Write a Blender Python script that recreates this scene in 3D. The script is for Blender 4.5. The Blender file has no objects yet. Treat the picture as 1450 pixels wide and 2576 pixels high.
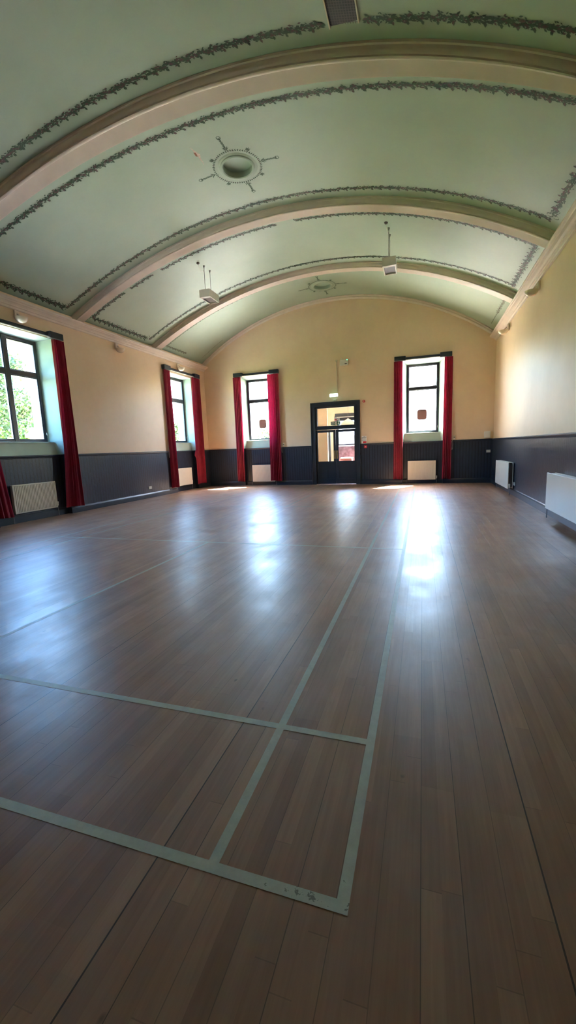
import bpy, math, random
from mathutils import Vector, Matrix
random.seed(7)
S = bpy.context.scene
COL = S.collection

# ------------------------------------------------------------------ hall dimensions (metres)
XL, XR, YE, YB = -8.60, 2.306, 15.80, -4.20     # left wall, right wall, far end wall, wall behind
H = 1.43
VCX, VCZ, VR = -3.19, -2.25, 9.06               # barrel vault axis and radius
RAIL = 1.513

# ------------------------------------------------------------------ camera
cam_d = bpy.data.cameras.new('camera'); cam = bpy.data.objects.new('camera', cam_d); COL.objects.link(cam)
r = Vector((0.95133238, 0.30574556, -0.03855333)); u = Vector((-0.00993474, 0.15546871, 0.98779086)); f = Vector((-0.30800651, 0.93933441, -0.15093992))
M3 = Matrix((r, u, -f)).transposed()
cam.matrix_world = Matrix.Translation((0, 0, 1.4288)) @ M3.to_4x4()
cam_d.sensor_fit = 'VERTICAL'; cam_d.sensor_height = 36.0; cam_d.lens = 1038.78 / 2576 * 36
cam_d.clip_start = 0.05; cam_d.clip_end = 400
S.camera = cam

# ------------------------------------------------------------------ world, sun, exposure
W = bpy.data.worlds.new('world'); S.world = W; W.use_nodes = True
wn = W.node_tree.nodes; wl = W.node_tree.links; wn.clear()
wo = wn.new('ShaderNodeOutputWorld'); wb = wn.new('ShaderNodeBackground'); ws = wn.new('ShaderNodeTexSky')
ws.sky_type = 'NISHITA'; ws.sun_disc = False; ws.sun_elevation = math.radians(57); ws.sun_rotation = math.radians(28)
ws.air_density = 1.0; ws.dust_density = 2.0; ws.ozone_density = 1.0
wh = wn.new('ShaderNodeHueSaturation'); wh.inputs['Saturation'].default_value = 1.35
wl.new(ws.outputs[0], wh.inputs['Color']); wl.new(wh.outputs[0], wb.inputs['Color'])
wb.inputs['Strength'].default_value = 0.66
wl.new(wb.outputs[0], wo.inputs['Surface'])
sun_d = bpy.data.lights.new('sun', 'SUN'); sun_d.energy = 15.5; sun_d.angle = math.radians(0.53); sun_d.color = (1.0, 0.965, 0.92)
sun = bpy.data.objects.new('sun', sun_d); COL.objects.link(sun)
sun.rotation_euler = Vector((-0.30, -0.57, -1.0)).to_track_quat('-Z', 'Y').to_euler()
sun.location = (6, 30, 30)
vs = S.view_settings; vs.view_transform = 'Standard'; vs.look = 'None'; vs.gamma = 1.0; vs.exposure = 4.35; vs.use_curve_mapping = False
S.cycles.max_bounces = 12; S.cycles.diffuse_bounces = 8; S.cycles.glossy_bounces = 4; S.cycles.transparent_max_bounces = 16
S.cycles.sample_clamp_indirect = 8.0; S.cycles.caustics_reflective = False; S.cycles.caustics_refractive = False

# ------------------------------------------------------------------ materials
class NT:
    def __init__(s, name):
        s.m = bpy.data.materials.new(name); s.m.use_nodes = True; s.t = s.m.node_tree; s.n = s.t.nodes; s.l = s.t.links
        s.b = s.n['Principled BSDF']; s.out = s.n['Material Output']
    def new(s, t, **k):
        n = s.n.new(t)
        for a, b in k.items(): setattr(n, a, b)
        return n
    def link(s, a, b): s.l.new(a, b)
    def math(s, op, a, b=None, c=None):
        n = s.n.new('ShaderNodeMath'); n.operation = op
        for i, v in enumerate((a, b, c)):
            if v is None: continue
            if isinstance(v, (int, float)): n.inputs[i].default_value = v
            else: s.l.new(v, n.inputs[i])
        return n.outputs[0]
    def pos(s):
        g = s.n.new('ShaderNodeNewGeometry'); x = s.n.new('ShaderNodeSeparateXYZ'); s.l.new(g.outputs['Position'], x.inputs[0])
        return x.outputs[0], x.outputs[1], x.outputs[2]
    def comb(s, x, y, z):
        n = s.n.new('ShaderNodeCombineXYZ')
        for i, v in enumerate((x, y, z)):
            if isinstance(v, (int, float)): n.inputs[i].default_value = v
            else: s.l.new(v, n.inputs[i])
        return n.outputs[0]
    def noise(s, vec, scale, detail=3, rough=0.5):
        n = s.n.new('ShaderNodeTexNoise'); n.inputs['Scale'].default_value = scale; n.inputs['Detail'].default_value = detail; n.inputs['Roughness'].default_value = rough
        if vec is not None: s.l.new(vec, n.inputs['Vector'])
        return n.outputs['Fac']
    def white(s, vec):
        n = s.n.new('ShaderNodeTexWhiteNoise'); n.noise_dimensions = '3D'; s.l.new(vec, n.inputs['Vector']); return n.outputs['Value']
    def ramp(s, fac, stops):
        n = s.n.new('ShaderNodeValToRGB'); e = n.color_ramp.elements
        while len(e) < len(stops): e.new(0.5)
        for q, (p, c) in zip(e, stops): q.position = p; q.color = (*c, 1)
        s.l.new(fac, n.inputs[0]); return n.outputs[0]
    def mix(s, fac, a, b, mode='MIX'):
        n = s.n.new('ShaderNodeMix'); n.data_type = 'RGBA'; n.blend_type = mode
        for i, v in ((0, fac), (6, a), (7, b)):
            if isinstance(v, (int, float)): n.inputs[i].default_value = v
            elif isinstance(v, tuple): n.inputs[i].default_value = (*v, 1)
            else: s.l.new(v, n.inputs[i])
        return n.outputs[2]
    def bump(s, h, strength, dist=0.01):
        n = s.n.new('ShaderNodeBump'); n.inputs['Strength'].default_value = strength; n.inputs['Distance'].default_value = dist
        s.l.new(h, n.inputs['Height']); s.l.new(n.outputs[0], s.b.inputs['Normal'])

def paint(name, col, rough=0.6, var=0.05, scale=3.0, bump=0.05, metallic=0.0, emit=None, spec=0.5):
    k = NT(name)
    n = k.noise(k.n.new('ShaderNodeTexCoord').outputs['Object'], scale, 4)
    c = k.ramp(n, [(0.3, tuple(max(0, v * (1 - var)) for v in col)), (0.7, tuple(min(1, v * (1 + var)) for v in col))])
    k.link(c, k.b.inputs['Base Color']); k.b.inputs['Roughness'].default_value = rough; k.b.inputs['Metallic'].default_value = metallic
    k.b.inputs['Specular IOR Level'].default_value = spec
    if bump: k.bump(k.noise(None, 60, 3), bump, 0.004)
    if emit:
        k.b.inputs['Emission Color'].default_value = (*emit[0], 1); k.b.inputs['Emission Strength'].default_value = emit[1]
    return k.m

def floor_mat():
    k = NT('maple_strip_floor'); x, y, z = k.pos()
    P = 0.1285
    bx = k.math('DIVIDE', k.math('ADD', x, 0.89 + 128.5), P)            # boards of two strips
    sx = k.math('MULTIPLY', bx, 2.0)
    si = k.math('FLOOR', sx); bi = k.math('FLOOR', bx)
    ro = k.white(k.comb(si, 3.3, 1.7))
    yy = k.math('ADD', k.math('DIVIDE', y, 1.5), k.math('MULTIPLY', ro, 9.0)); yi = k.math('FLOOR', yy)
    rnd = k.white(k.comb(si, yi, 2.2)); rb = k.white(k.comb(bi, k.math('FLOOR', k.math('ADD', k.math('DIVIDE', y, 2.3), k.math('MULTIPLY', k.white(k.comb(bi, 9.1, 4.0)), 5.0))), 5.5))
    tone = k.math('ADD', k.math('MULTIPLY', rnd, 0.6), k.math('MULTIPLY', rb, 0.4))
    base = k.ramp(tone, [(0.0, (0.29, 0.155, 0.092)), (0.3, (0.355, 0.20, 0.12)), (0.7, (0.40, 0.232, 0.142)), (1.0, (0.46, 0.28, 0.172))])
    grain = k.noise(k.comb(k.math('MULTIPLY', x, 60), k.math('MULTIPLY', y, 3), rnd), 1.0, 4, 0.6)
    bl = k.noise(k.comb(k.math('MULTIPLY', x, 2.2), k.math('MULTIPLY', y, 0.9), 0.0), 1.6, 5, 0.6)
    base = k.mix(0.8, base, k.ramp(bl, [(0.3, (0.78, 0.72, 0.70)), (0.7, (1.0, 1.0, 1.0))]), 'MULTIPLY')
    c = k.mix(0.55, base, k.ramp(grain, [(0.3, (0.66, 0.60, 0.56)), (0.7, (1.0, 1.0, 1.0))]), 'MULTIPLY')
    # worn grey scuffs and dark specks
    sc = k.noise(k.comb(x, y, 0.0), 1.3, 5, 0.6)
    c = k.mix(k.math('MULTIPLY', k.math('SMOOTH_MIN', k.math('MAXIMUM', k.math('SUBTRACT', sc, 0.52), 0), 0.2, 0.05), 1.6), c, (0.28, 0.24, 0.21))
    sp = k.noise(k.comb(k.math('MULTIPLY', x, 1.6), y, 4.0), 7.0, 2, 0.5)
    c = k.mix(k.math('MINIMUM', k.math('MAXIMUM', k.math('MULTIPLY', k.math('SUBTRACT', sp, 0.735), 12.0), 0), 0.75), c, (0.06, 0.035, 0.025))
    # seams
    fx = k.math('SUBTRACT', bx, k.math('FLOOR', k.math('ADD', bx, 0.5)))
    d = k.math('MULTIPLY', k.math('ABSOLUTE', fx), P)
    seam = k.math('LESS_THAN', d, 0.0015)
    seam = k.math('MULTIPLY', seam, k.math('ADD', 0.25, k.math('MULTIPLY', k.white(k.comb(k.math('FLOOR', k.math('ADD', bx, 0.5)), k.math('FLOOR', k.math('DIVIDE', y, 1.9)), 8.0)), 0.55)))
    b10 = k.math('DIVIDE', bx, 10.0); f10 = k.math('SUBTRACT', b10, k.math('FLOOR', k.math('ADD', b10, 0.5)))
    seam10 = k.math('LESS_THAN', k.math('MULTIPLY', k.math('ABSOLUTE', f10), P * 10), 0.0028)
    fy = k.math('SUBTRACT', yy, yi); ends = k.math('LESS_THAN', fy, 0.0022)
    sm = k.math('MAXIMUM', k.math('MAXIMUM', seam, k.math('MULTIPLY', seam10, 0.95)), k.math('MULTIPLY', ends, 0.32))
    c = k.mix(sm, c, (0.03, 0.018, 0.012))
    k.link(c, k.b.inputs['Base Color'])
    rr = k.noise(k.comb(x, k.math('MULTIPLY', y, 0.7), 2.0), 2.2, 5, 0.65)
    rm = k.n.new('ShaderNodeMapRange'); k.link(rr, rm.inputs[0]); rm.inputs[1].default_value = 0.3; rm.inputs[2].default_value = 0.7; rm.inputs[3].default_value = 0.31; rm.inputs[4].default_value = 0.46
    k.link(rm.outputs[0], k.b.inputs['Roughness'])
    k.b.inputs['Specular IOR Level'].default_value = 0.75
    hgt = k.math('ADD', k.math('MULTIPLY', k.noise(k.comb(k.math('MULTIPLY', x, 2.0), y, 0.0), 4.0, 4, 0.6), 1.0), k.math('MULTIPLY', sm, -0.25))
    hgt = k.math('ADD', hgt, k.math('MULTIPLY', rnd, 0.12))
    k.bump(hgt, 0.42, 0.006)
    return k.m

def wall_mat():
    k = NT('cream_wall_paint'); tc = k.n.new('ShaderNodeTexCoord').outputs['Object']
    n = k.noise(tc, 0.8, 5, 0.6); n2 = k.noise(tc, 6.0, 4, 0.6)
    c = k.ramp(n, [(0.35, (0.775, 0.59, 0.42)), (0.65, (0.83, 0.645, 0.47))])
    c = k.mix(0.35, c, k.ramp(n2, [(0.3, (0.93, 0.92, 0.90)), (0.7, (1, 1, 1))]), 'MULTIPLY')
    st = k.noise(tc, 2.6, 6, 0.7)
    c = k.mix(k.math('MULTIPLY', k.math('GREATER_THAN', st, 0.70), 0.12), c, (0.75, 0.70, 0.60))
    k.link(c, k.b.inputs['Base Color']); k.b.inputs['Roughness'].default_value = 0.5; k.b.inputs['Specular IOR Level'].default_value = 0.3
    k.bump(k.noise(tc, 9.0, 5, 0.6), 0.15, 0.01); return k.m

def ceil_mat():
    k = NT('sage_green_plaster'); tc = k.n.new('ShaderNodeTexCoord').outputs['Object']
    n = k.noise(tc, 0.5, 5, 0.6)
    c = k.ramp(n, [(0.35, (0.37, 0.46, 0.37)), (0.65, (0.42, 0.51, 0.415))])
    dk = k.noise(tc, 1.7, 6, 0.7)
    c = k.mix(k.math('MULTIPLY', k.math('MAXIMUM', k.math('SUBTRACT', dk, 0.60), 0), 0.9), c, (0.30, 0.33, 0.27))
    k.link(c, k.b.inputs['Base Color']); k.b.inputs['Roughness'].default_value = 0.5; k.b.inputs['Specular IOR Level'].default_value = 0.35
    k.bump(k.noise(tc, 5.0, 5, 0.6), 0.12, 0.01); return k.m

def board_mat():     # tongue-and-groove boards: groove lines run upright; boards follow x + y so both wall directions work
    k = NT('slate_wainscot_paint'); x, y, z = k.pos()
    v = k.math('DIVIDE', k.math('ADD', x, y), 0.098); fr = k.math('SUBTRACT', v, k.math('FLOOR', v))
    d = k.math('ABSOLUTE', k.math('SUBTRACT', fr, 0.5))
    groove = k.math('GREATER_THAN', d, 0.42); bead = k.math('LESS_THAN', k.math('ABSOLUTE', k.math('SUBTRACT', fr, 0.86)), 0.03)
    n = k.noise(k.comb(k.math('MULTIPLY', x, 4), k.math('MULTIPLY', y, 4), z), 2.5, 4)
    c = k.ramp(n, [(0.3, (0.019, 0.028, 0.050)), (0.7, (0.028, 0.039, 0.066))])
    c = k.mix(groove, c, (0.009, 0.010, 0.016))
    k.link(c, k.b.inputs['Base Color']); k.b.inputs['Roughness'].default_value = 0.34
    h = k.math('SUBTRACT', k.math('SUBTRACT', 1.0, groove), k.math('MULTIPLY', bead, -0.4))
    h = k.math('ADD', h, k.math('MULTIPLY', k.noise(k.comb(x, y, z), 14.0, 3), 0.3))
    k.bump(h, 1.0, 0.010); return k.m

def fabric(name, col):
    k = NT(name); tc = k.n.new('ShaderNodeTexCoord').outputs['Object']
    n = k.noise(tc, 5.0, 4, 0.6)
    c = k.ramp(n, [(0.3, tuple(v * 0.8 for v in col)), (0.7, tuple(min(1, v * 1.15) for v in col))])
    k.link(c, k.b.inputs['Base Color']); k.b.inputs['Roughness'].default_value = 0.8
    k.b.inputs['Sheen Weight'].default_value = 0.3; k.b.inputs['Sheen Roughness'].default_value = 0.4
    tr = k.new('ShaderNodeBsdfTranslucent'); k.link(c, tr.inputs['Color'])
    mx = k.new('ShaderNodeMixShader'); mx.inputs[0].default_value = 0.22
    k.link(k.b.outputs[0], mx.inputs[1]); k.link(tr.outputs[0], mx.inputs[2]); k.link(mx.outputs[0], k.out.inputs['Surface'])
    return k.m

def glass_mat():
    k = NT('window_glass'); k.n.remove(k.b)
    t = k.new('ShaderNodeBsdfTransparent'); t.inputs[0].default_value = (0.93, 0.96, 0.95, 1)
    g = k.new('ShaderNodeBsdfGlossy'); g.inputs['Roughness'].default_value = 0.02
    lw = k.new('ShaderNodeLayerWeight'); lw.inputs['Blend'].default_value = 0.5
    fr = k.math('ADD', 0.035, k.math('MULTIPLY', k.math('POWER', lw.outputs['Facing'], 5.0), 0.6))
    mx = k.new('ShaderNodeMixShader'); k.link(fr, mx.inputs[0]); k.link(t.outputs[0], mx.inputs[1]); k.link(g.outputs[0], mx.inputs[2])
    k.link(mx.outputs[0], k.out.inputs['Surface']); return k.m

def line_mat():
    k = NT('worn_court_paint'); x, y, z = k.pos()
    n = k.noise(k.comb(x, y, 0.0), 18.0, 5, 0.7)
    w = k.noise(k.comb(x, y, 3.0), 1.1, 3, 0.6)
    c = k.ramp(n, [(0.3, (0.42, 0.46, 0.39)), (0.7, (0.53, 0.58, 0.49))])
    k.link(c, k.b.inputs['Base Color']); k.b.inputs['Roughness'].default_value = 0.42
    fade = k.math('MULTIPLY', k.math('GREATER_THAN', k.math('ADD', k.math('MULTIPLY', n, 0.5), k.math('MULTIPLY', w, 0.5)), 0.64), 0.55)
    # paint is more worn towards the far half of the hall, where people walk
    mr = k.n.new('ShaderNodeMapRange'); k.link(y, mr.inputs[0]); mr.inputs[1].default_value = 2.5; mr.inputs[2].default_value = 9.0; mr.inputs[3].default_value = 0.0; mr.inputs[4].default_value = 0.35
    fade = k.math('MINIMUM', k.math('MAXIMUM', fade, mr.outputs[0]), 0.9)
    k.link(k.math('SUBTRACT', 1.0, fade), k.b.inputs['Alpha'])
    return k.m

M = {}
M['floor'] = floor_mat(); M['wall'] = wall_mat(); M['ceil'] = ceil_mat(); M['board'] = board_mat(); M['glass'] = glass_mat(); M['line'] = line_mat()
M['slate'] = paint('slate_gloss_paint', (0.023, 0.033, 0.054), 0.33, 0.12)
M['plaster'] = paint('pinkish_plaster_moulding', (0.72, 0.61, 0.54), 0.5, 0.05)
M['mint'] = paint('mint_reveal_paint', (0.44, 0.58, 0.50), 0.45, 0.05)
M['frame'] = paint('dark_window_frame', (0.022, 0.026, 0.035), 0.35, 0.1)
M['stone'] = paint('pink_sandstone', (0.52, 0.38, 0.33), 0.85, 0.12, 6, 0.3)
M['rad'] = paint('cream_radiator_enamel', (0.72, 0.68, 0.60), 0.3, 0.02, 2, 0)
M['radw'] = paint('white_radiator_enamel', (0.74, 0.74, 0.70), 0.25, 0.02, 2, 0)
M['white'] = paint('white_plastic', (0.74, 0.71, 0.66), 0.4, 0.02, 2, 0)
M['cream'] = paint('cream_plastic', (0.66, 0.58, 0.44), 0.45, 0.02, 2, 0)
M['dark'] = paint('dark_grille_metal', (0.035, 0.03, 0.028), 0.5, 0.1, 10, 0)
M['grey'] = paint('brown_grey_louvre', (0.11, 0.085, 0.08), 0.5, 0.1, 10, 0)
M['metal'] = paint('dull_steel', (0.25, 0.25, 0.24), 0.4, 0.05, 5, 0, 0.8)
M['pipe'] = paint('grey_painted_pipe', (0.22, 0.22, 0.23), 0.4, 0.05, 5, 0)
M['brass'] = paint('worn_brass', (0.55, 0.40, 0.18), 0.35, 0.1, 8, 0, 0.9)
M['red'] = paint('red_plastic', (0.55, 0.02, 0.03), 0.35, 0.03, 2, 0)
M['pink'] = paint('pink_insert', (0.80, 0.35, 0.33), 0.4, 0.03, 2, 0)
M['curtain'] = fabric('crimson_velvet', (0.29, 0.006, 0.036))
M['bowl'] = paint('opal_glass_bowl', (0.80, 0.70, 0.56), 0.18, 0.02, 2, 0)
M['leafp'] = paint('painted_leaf_green', (0.03, 0.07, 0.038), 0.6, 0.35, 25, 0)
M['leafq'] = paint('painted_leaf_brown', (0.10, 0.055, 0.055), 0.6, 0.3, 25, 0)
M['fadep'] = paint('faded_leaf_paint', (0.17, 0.20, 0.14), 0.6, 0.25, 25, 0)
M['text'] = paint('black_print', (0.02, 0.02, 0.02), 0.5, 0, 2, 0)
M['signgreen'] = paint('safe_exit_green', (0.01, 0.10, 0.05), 0.4, 0.02, 2, 0)
M['signwhite'] = paint('sign_white', (0.80, 0.78, 0.74), 0.4, 0.02, 2, 0)
M['exitglow'] = paint('lit_exit_diffuser', (0.6, 0.9, 0.8), 0.3, 0, 2, 0, emit=((0.55, 1.0, 0.85), 0.22))
M['led'] = paint('green_led', (0.1, 0.8, 0.3), 0.3, 0, 2, 0, emit=((0.1, 1.0, 0.3), 0.6))
M['ground'] = paint('pale_gravel_ground', (0.50, 0.47, 0.42), 0.95, 0.15, 1.5, 0.3)
M['grass'] = paint('lawn_grass', (0.10, 0.16, 0.04), 0.95, 0.3, 2.5, 0.4)
M['leaf'] = paint('tree_leaf', (0.018, 0.042, 0.008), 0.6, 0.45, 1.2, 0)
M['leafl'] = paint('pale_tree_leaf', (0.06, 0.10, 0.02), 0.6, 0.35, 1.2, 0)
M['bark'] = paint('tree_bark', (0.12, 0.09, 0.06), 0.9, 0.2, 8, 0.4)
M['slateroof'] = paint('roof_slate', (0.07, 0.08, 0.10), 0.6, 0.2, 6, 0.3)
M['render'] = paint('pale_house_render', (0.30, 0.28, 0.27), 0.9, 0.08, 2, 0.2)
M['vent'] = paint('translucent_pink_vent', (0.50, 0.30, 0.26), 0.4, 0.03, 3, 0)
M['vestwall'] = paint('vestibule_wall_paint', (0.72, 0.64, 0.50), 0.6, 0.04)
M['wood'] = paint('purple_grey_panel', (0.14, 0.12, 0.17), 0.45, 0.5, 9, 0.2)
M['dome'] = paint('white_lamp_dome', (0.85, 0.85, 0.82), 0.35, 0, 2, 0)
M['peel'] = paint('bare_plaster_mark', (0.55, 0.44, 0.37), 0.9, 0.3, 30, 0)
M['peelred'] = paint('rusty_stain', (0.30, 0.13, 0.08), 0.9, 0.3, 30, 0)
k = NT('translucent_window_vent'); tr = k.new('ShaderNodeBsdfTranslucent'); tr.inputs[0].default_value = (0.10, 0.055, 0.045, 1)
mx = k.new('ShaderNodeMixShader'); mx.inputs[0].default_value = 0.45; k.b.inputs['Base Color'].default_value = (0.22, 0.13, 0.11, 1)
k.link(k.b.outputs[0], mx.inputs[1]); k.link(tr.outputs[0], mx.inputs[2]); k.link(mx.outputs[0], k.out.inputs['Surface']); M['vent'] = k.m

# ------------------------------------------------------------------ mesh building
IDT = lambda p: p
class MB:
    def __init__(s, tf=IDT): s.v = []; s.f = []; s.tf = tf; s.mi = []; s.cur = 0
    def add(s, vs, fs):
        o = len(s.v); s.v += [tuple(s.tf(p)) for p in vs]; s.f += [tuple(i + o for i in q) for q in fs]; s.mi += [s.cur] * len(fs); return s
    def quad(s, a, b, c, d): return s.add([a, b, c, d], [(0, 1, 2, 3)])
    def box(s, x0, x1, y0, y1, z0, z1, bev=0.0):
        if bev > 0:
            b = min(bev, (x1 - x0) / 2.2, (y1 - y0) / 2.2, (z1 - z0) / 2.2)
            L = []; F = []
            for i, x in enumerate((x0, x1)):
                for j, y in enumerate((y0, y1)):
                    for l, z in enumerate((z0, z1)):
                        sx, sy, sz = (1, -1)[i], (1, -1)[j], (1, -1)[l]
                        L += [(x, y + sy * b, z + sz * b), (x + sx * b, y, z + sz * b), (x + sx * b, y + sy * b, z)]
            def id_(i, j, l, a): return ((i * 2 + j) * 2 + l) * 3 + a
            for i in (0, 1): F.append([id_(i, 0, 0, 0), id_(i, 1, 0, 0), id_(i, 1, 1, 0), id_(i, 0, 1, 0)])
            for j in (0, 1): F.append([id_(0, j, 0, 1), id_(1, j, 0, 1), id_(1, j, 1, 1), id_(0, j, 1, 1)])
            for l in (0, 1): F.append([id_(0, 0, l, 2), id_(1, 0, l, 2), id_(1, 1, l, 2), id_(0, 1, l, 2)])
            for i in (0, 1):
                for j in (0, 1): F.append([id_(i, j, 0, 0), id_(i, j, 1, 0), id_(i, j, 1, 1), id_(i, j, 0, 1)])
                for l in (0, 1): F.append([id_(i, 0, l, 0), id_(i, 1, l, 0), id_(i, 1, l, 2), id_(i, 0, l, 2)])
            for j in (0, 1):
                for l in (0, 1): F.append([id_(0, j, l, 1), id_(1, j, l, 1), id_(1, j, l, 2), id_(0, j, l, 2)])
            for i in (0, 1):
                for j in (0, 1):
                    for l in (0, 1): F.append([id_(i, j, l, 0), id_(i, j, l, 1), id_(i, j, l, 2)])
            return s.add(L, F)
        L = [(x, y, z) for x in (x0, x1) for y in (y0, y1) for z in (z0, z1)]
        return s.add(L, [(0, 1, 3, 2), (4, 6, 7, 5), (0, 4, 5, 1), (2, 3, 7, 6), (0, 2, 6, 4), (1, 5, 7, 3)])
    def tube(s, pts, rad, n=10, cap=True):
        pts = [Vector(p) for p in pts]; rings = []
        for i, p in enumerate(pts):
            d = (pts[min(i + 1, len(pts) - 1)] - pts[max(i - 1, 0)]).normalized()
            a = d.orthogonal().normalized() if i == 0 else (pa - d * pa.dot(d)).normalized()
            pa = a; b = d.cross(a)
            rr = rad[i] if isinstance(rad, (list, tuple)) else rad
            rings.append([p + (a * math.cos(t * 2 * math.pi / n) + b * math.sin(t * 2 * math.pi / n)) * rr for t in range(n)])
        L = [q for g in rings for q in g]; F = []
        for i in range(len(rings) - 1):
            for t in range(n): F.append((i * n + t, i * n + (t + 1) % n, (i + 1) * n + (t + 1) % n, (i + 1) * n + t))
        if cap: F.append(tuple(range(n))[::-1]); F.append(tuple((len(rings) - 1) * n + t for t in range(n)))
        return s.add(L, F)
    def lathe(s, prof, c, n=28, axis='z'):   # prof: (radius, height)
        L = []; F = []
        for rr, h in prof:
            for t in range(n):
                a = 2 * math.pi * t / n; x, y = rr * math.cos(a), rr * math.sin(a)
                L.append({'z': (c[0] + x, c[1] + y, c[2] + h), 'y': (c[0] + x, c[1] + h, c[2] + y), 'x': (c[0] + h, c[1] + x, c[2] + y)}[axis])
        for i in range(len(prof) - 1):
            for t in range(n): F.append((i * n + t, i * n + (t + 1) % n, (i + 1) * n + (t + 1) % n, (i + 1) * n + t))
        return s.add(L, F)
    def strip(s, prof, a, b, closed=False):   # prof: (d, z) section swept in the first local axis from a to b
        n = len(prof); L = [(a, d, z) for d, z in prof] + [(b, d, z) for d, z in prof]
        F = [(i, (i + 1) % n, n + (i + 1) % n, n + i) for i in range(n if closed else n - 1)]
        if closed: F += [tuple(range(n)), tuple(range(n, 2 * n))]
        return s.add(L, F)
    def build(s, name, mat, parent=None, smooth=False):
        me = bpy.data.meshes.new(name)
        vv = [Vector(p) for p in s.v]
        org = Vector((0, 0, 0))
        if vv and parent is None:
            mn = Vector((min(p.x for p in vv), min(p.y for p in vv), min(p.z for p in vv))); mx_ = Vector((max(p.x for p in vv), max(p.y for p in vv), max(p.z for p in vv)))
            org = Vector(((mn.x + mx_.x) / 2, (mn.y + mx_.y) / 2, mn.z))
        me.from_pydata([tuple(p - org) for p in vv], [], s.f)
        for mm in (mat if isinstance(mat, list) else [mat]): me.materials.append(mm)
        for p, i in zip(me.polygons, s.mi): p.material_index = i
        me.validate(); me.update()
        import bmesh
        bm = bmesh.new(); bm.from_mesh(me); bmesh.ops.recalc_face_normals(bm, faces=bm.faces); bm.to_mesh(me); bm.free()
        if smooth:
            for p in me.polygons: p.use_smooth = True
            me.set_sharp_from_angle(angle=math.radians(35)) if hasattr(me, 'set_sharp_from_angle') else None
        o = bpy.data.objects.new(name, me); COL.objects.link(o)
        if parent is not None: o.parent = parent
        else: o.location = org
        return o

def tag(o, label=None, cat=None, group=None, kind=None):
    if label: o['label'] = label
    if cat: o['category'] = cat
    if group: o['group'] = group
    if kind: o['kind'] = kind
    return o
def thing(name, label=None, cat=None, group=None, kind=None):
    o = bpy.data.objects.new(name, None); COL.objects.link(o); o.empty_display_size = 0.1
    return tag(o, label, cat, group, kind)
def settle(root):
    """move an Empty from the origin to the base of its parts (parts keep their places)"""
    bpy.context.view_layer.update()
    ps = []
    def rec(o):
        for c in o.children:
            if c.type == 'MESH':
                M4 = c.matrix_world; ps.extend([M4 @ Vector(b) for b in c.bound_box])
            rec(c)
    rec(root)
    if not ps: return
    c = Vector(((min(p.x for p in ps) + max(p.x for p in ps)) / 2, (min(p.y for p in ps) + max(p.y for p in ps)) / 2, min(p.z for p in ps)))
    dlt = c - root.location; root.location = c
    for ch in root.children: ch.location = ch.location - dlt

T_END = lambda p: (p[0], YE + p[1], p[2])         # local (u, depth outward, z)
T_LEFT = lambda p: (XL - p[1], p[0], p[2])
T_RIGHT = lambda p: (XR + p[1], p[0], p[2])
T_BACK = lambda p: (p[0], YB - p[1], p[2])

# ------------------------------------------------------------------ vault helpers
def vz(x): return VCZ + math.sqrt(VR ** 2 - (x - VCX) ** 2)
A0 = math.asin((XL - VCX) / VR); A1 = math.asin((XR - VCX) / VR)
def vp(a, y, drop=0.0):
    rr = VR - drop; return (VCX + rr * math.sin(a), y, VCZ + rr * math.cos(a))
def tt(a): return (VCZ + VR * math.cos(a) - 4.95) / 1.86

# ------------------------------------------------------------------ openings
WIN_END = [(-6.975, -5.575), (-0.695, 0.705)]
WIN_LEFT = [(13.20, 14.72), (6.36, 8.30)]
DOOR = (-4.0, -2.32, 3.0)
HEAD = 4.345

def wall_sheet(mb, us, top, holes, d):
    cuts = sorted(set([round(v, 5) for v in us] + [round(v, 5) for h in holes for v in (h[0], h[1])]))
    for a, b in zip(cuts[:-1], cuts[1:]):
        m = (a + b) / 2; hs = sorted([(h[2], h[3]) for h in holes if h[0] - 1e-6 < m < h[1] + 1e-6])
        z = 0.0
        for z0, z1 in hs:
            if z0 > z + 1e-6: mb.quad((a, d, z), (b, d, z), (b, d, z0), (a, d, z0))
            z = z1
        mb.quad((a, d, z), (b, d, z), (b, d, top(b)), (a, d, top(a)))

# floor
fl = MB(); fl.box(XL - 0.6, XR + 0.6, YB - 0.3, YE + 0.6, -0.1, 0.0); tag(fl.build('floor', M['floor']), 'honey brown maple strip floor with dark seams', 'floor', kind='structure')

# end wall, left wall, right wall, back wall
arcx = [VCX + VR * math.sin(A0 + (A1 - A0) * i / 40) for i in range(41)]
eh = [(a, b, 0, HEAD) for a, b in WIN_END] + [(DOOR[0], DOOR[1], 0, DOOR[2])]
mb = MB(T_END); wall_sheet(mb, arcx, vz, eh, 0.0); wall_sheet(mb, [XL - 0.6, XR + 0.6] + arcx[1:-1], lambda x: 7.0, [(a + 0.1, b - 0.1, 1.75, HEAD - 0.08) for a, b in WIN_END] + [(DOOR[0], DOOR[1], 0, DOOR[2])], 0.62)
tag(mb.build('wall_end', M['wall']), 'cream painted end wall with arched top', 'wall', kind='structure')
lh = [(a, b, 0, HEAD - 0.06) for a, b in WIN_LEFT]
mb = MB(T_LEFT); wall_sheet(mb, [YB, YE], lambda x: 4.99, lh, 0.0); wall_sheet(mb, [YB - 0.3, YE + 0.6], lambda x: 5.2, [(a + 0.1, b - 0.1, 1.75, HEAD - 0.14) for a, b in WIN_LEFT], 0.62)
tag(mb.build('wall_left', M['wall']), 'cream painted side wall with tall windows', 'wall', kind='structure')
mb = MB(T_RIGHT); wall_sheet(mb, [YB, YE], lambda x: 4.93, [], 0.0); wall_sheet(mb, [YB - 0.3, YE + 0.6], lambda x: 5.2, [], 0.62)
tag(mb.build('wall_right', M['wall']), 'plain cream side wall without windows', 'wall', kind='structure')
mb = MB(T_BACK); wall_sheet(mb, arcx, vz, [], 0.0); wall_sheet(mb, [XL - 0.6, XR + 0.6], lambda x: 7.0, [], 0.3)
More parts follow.
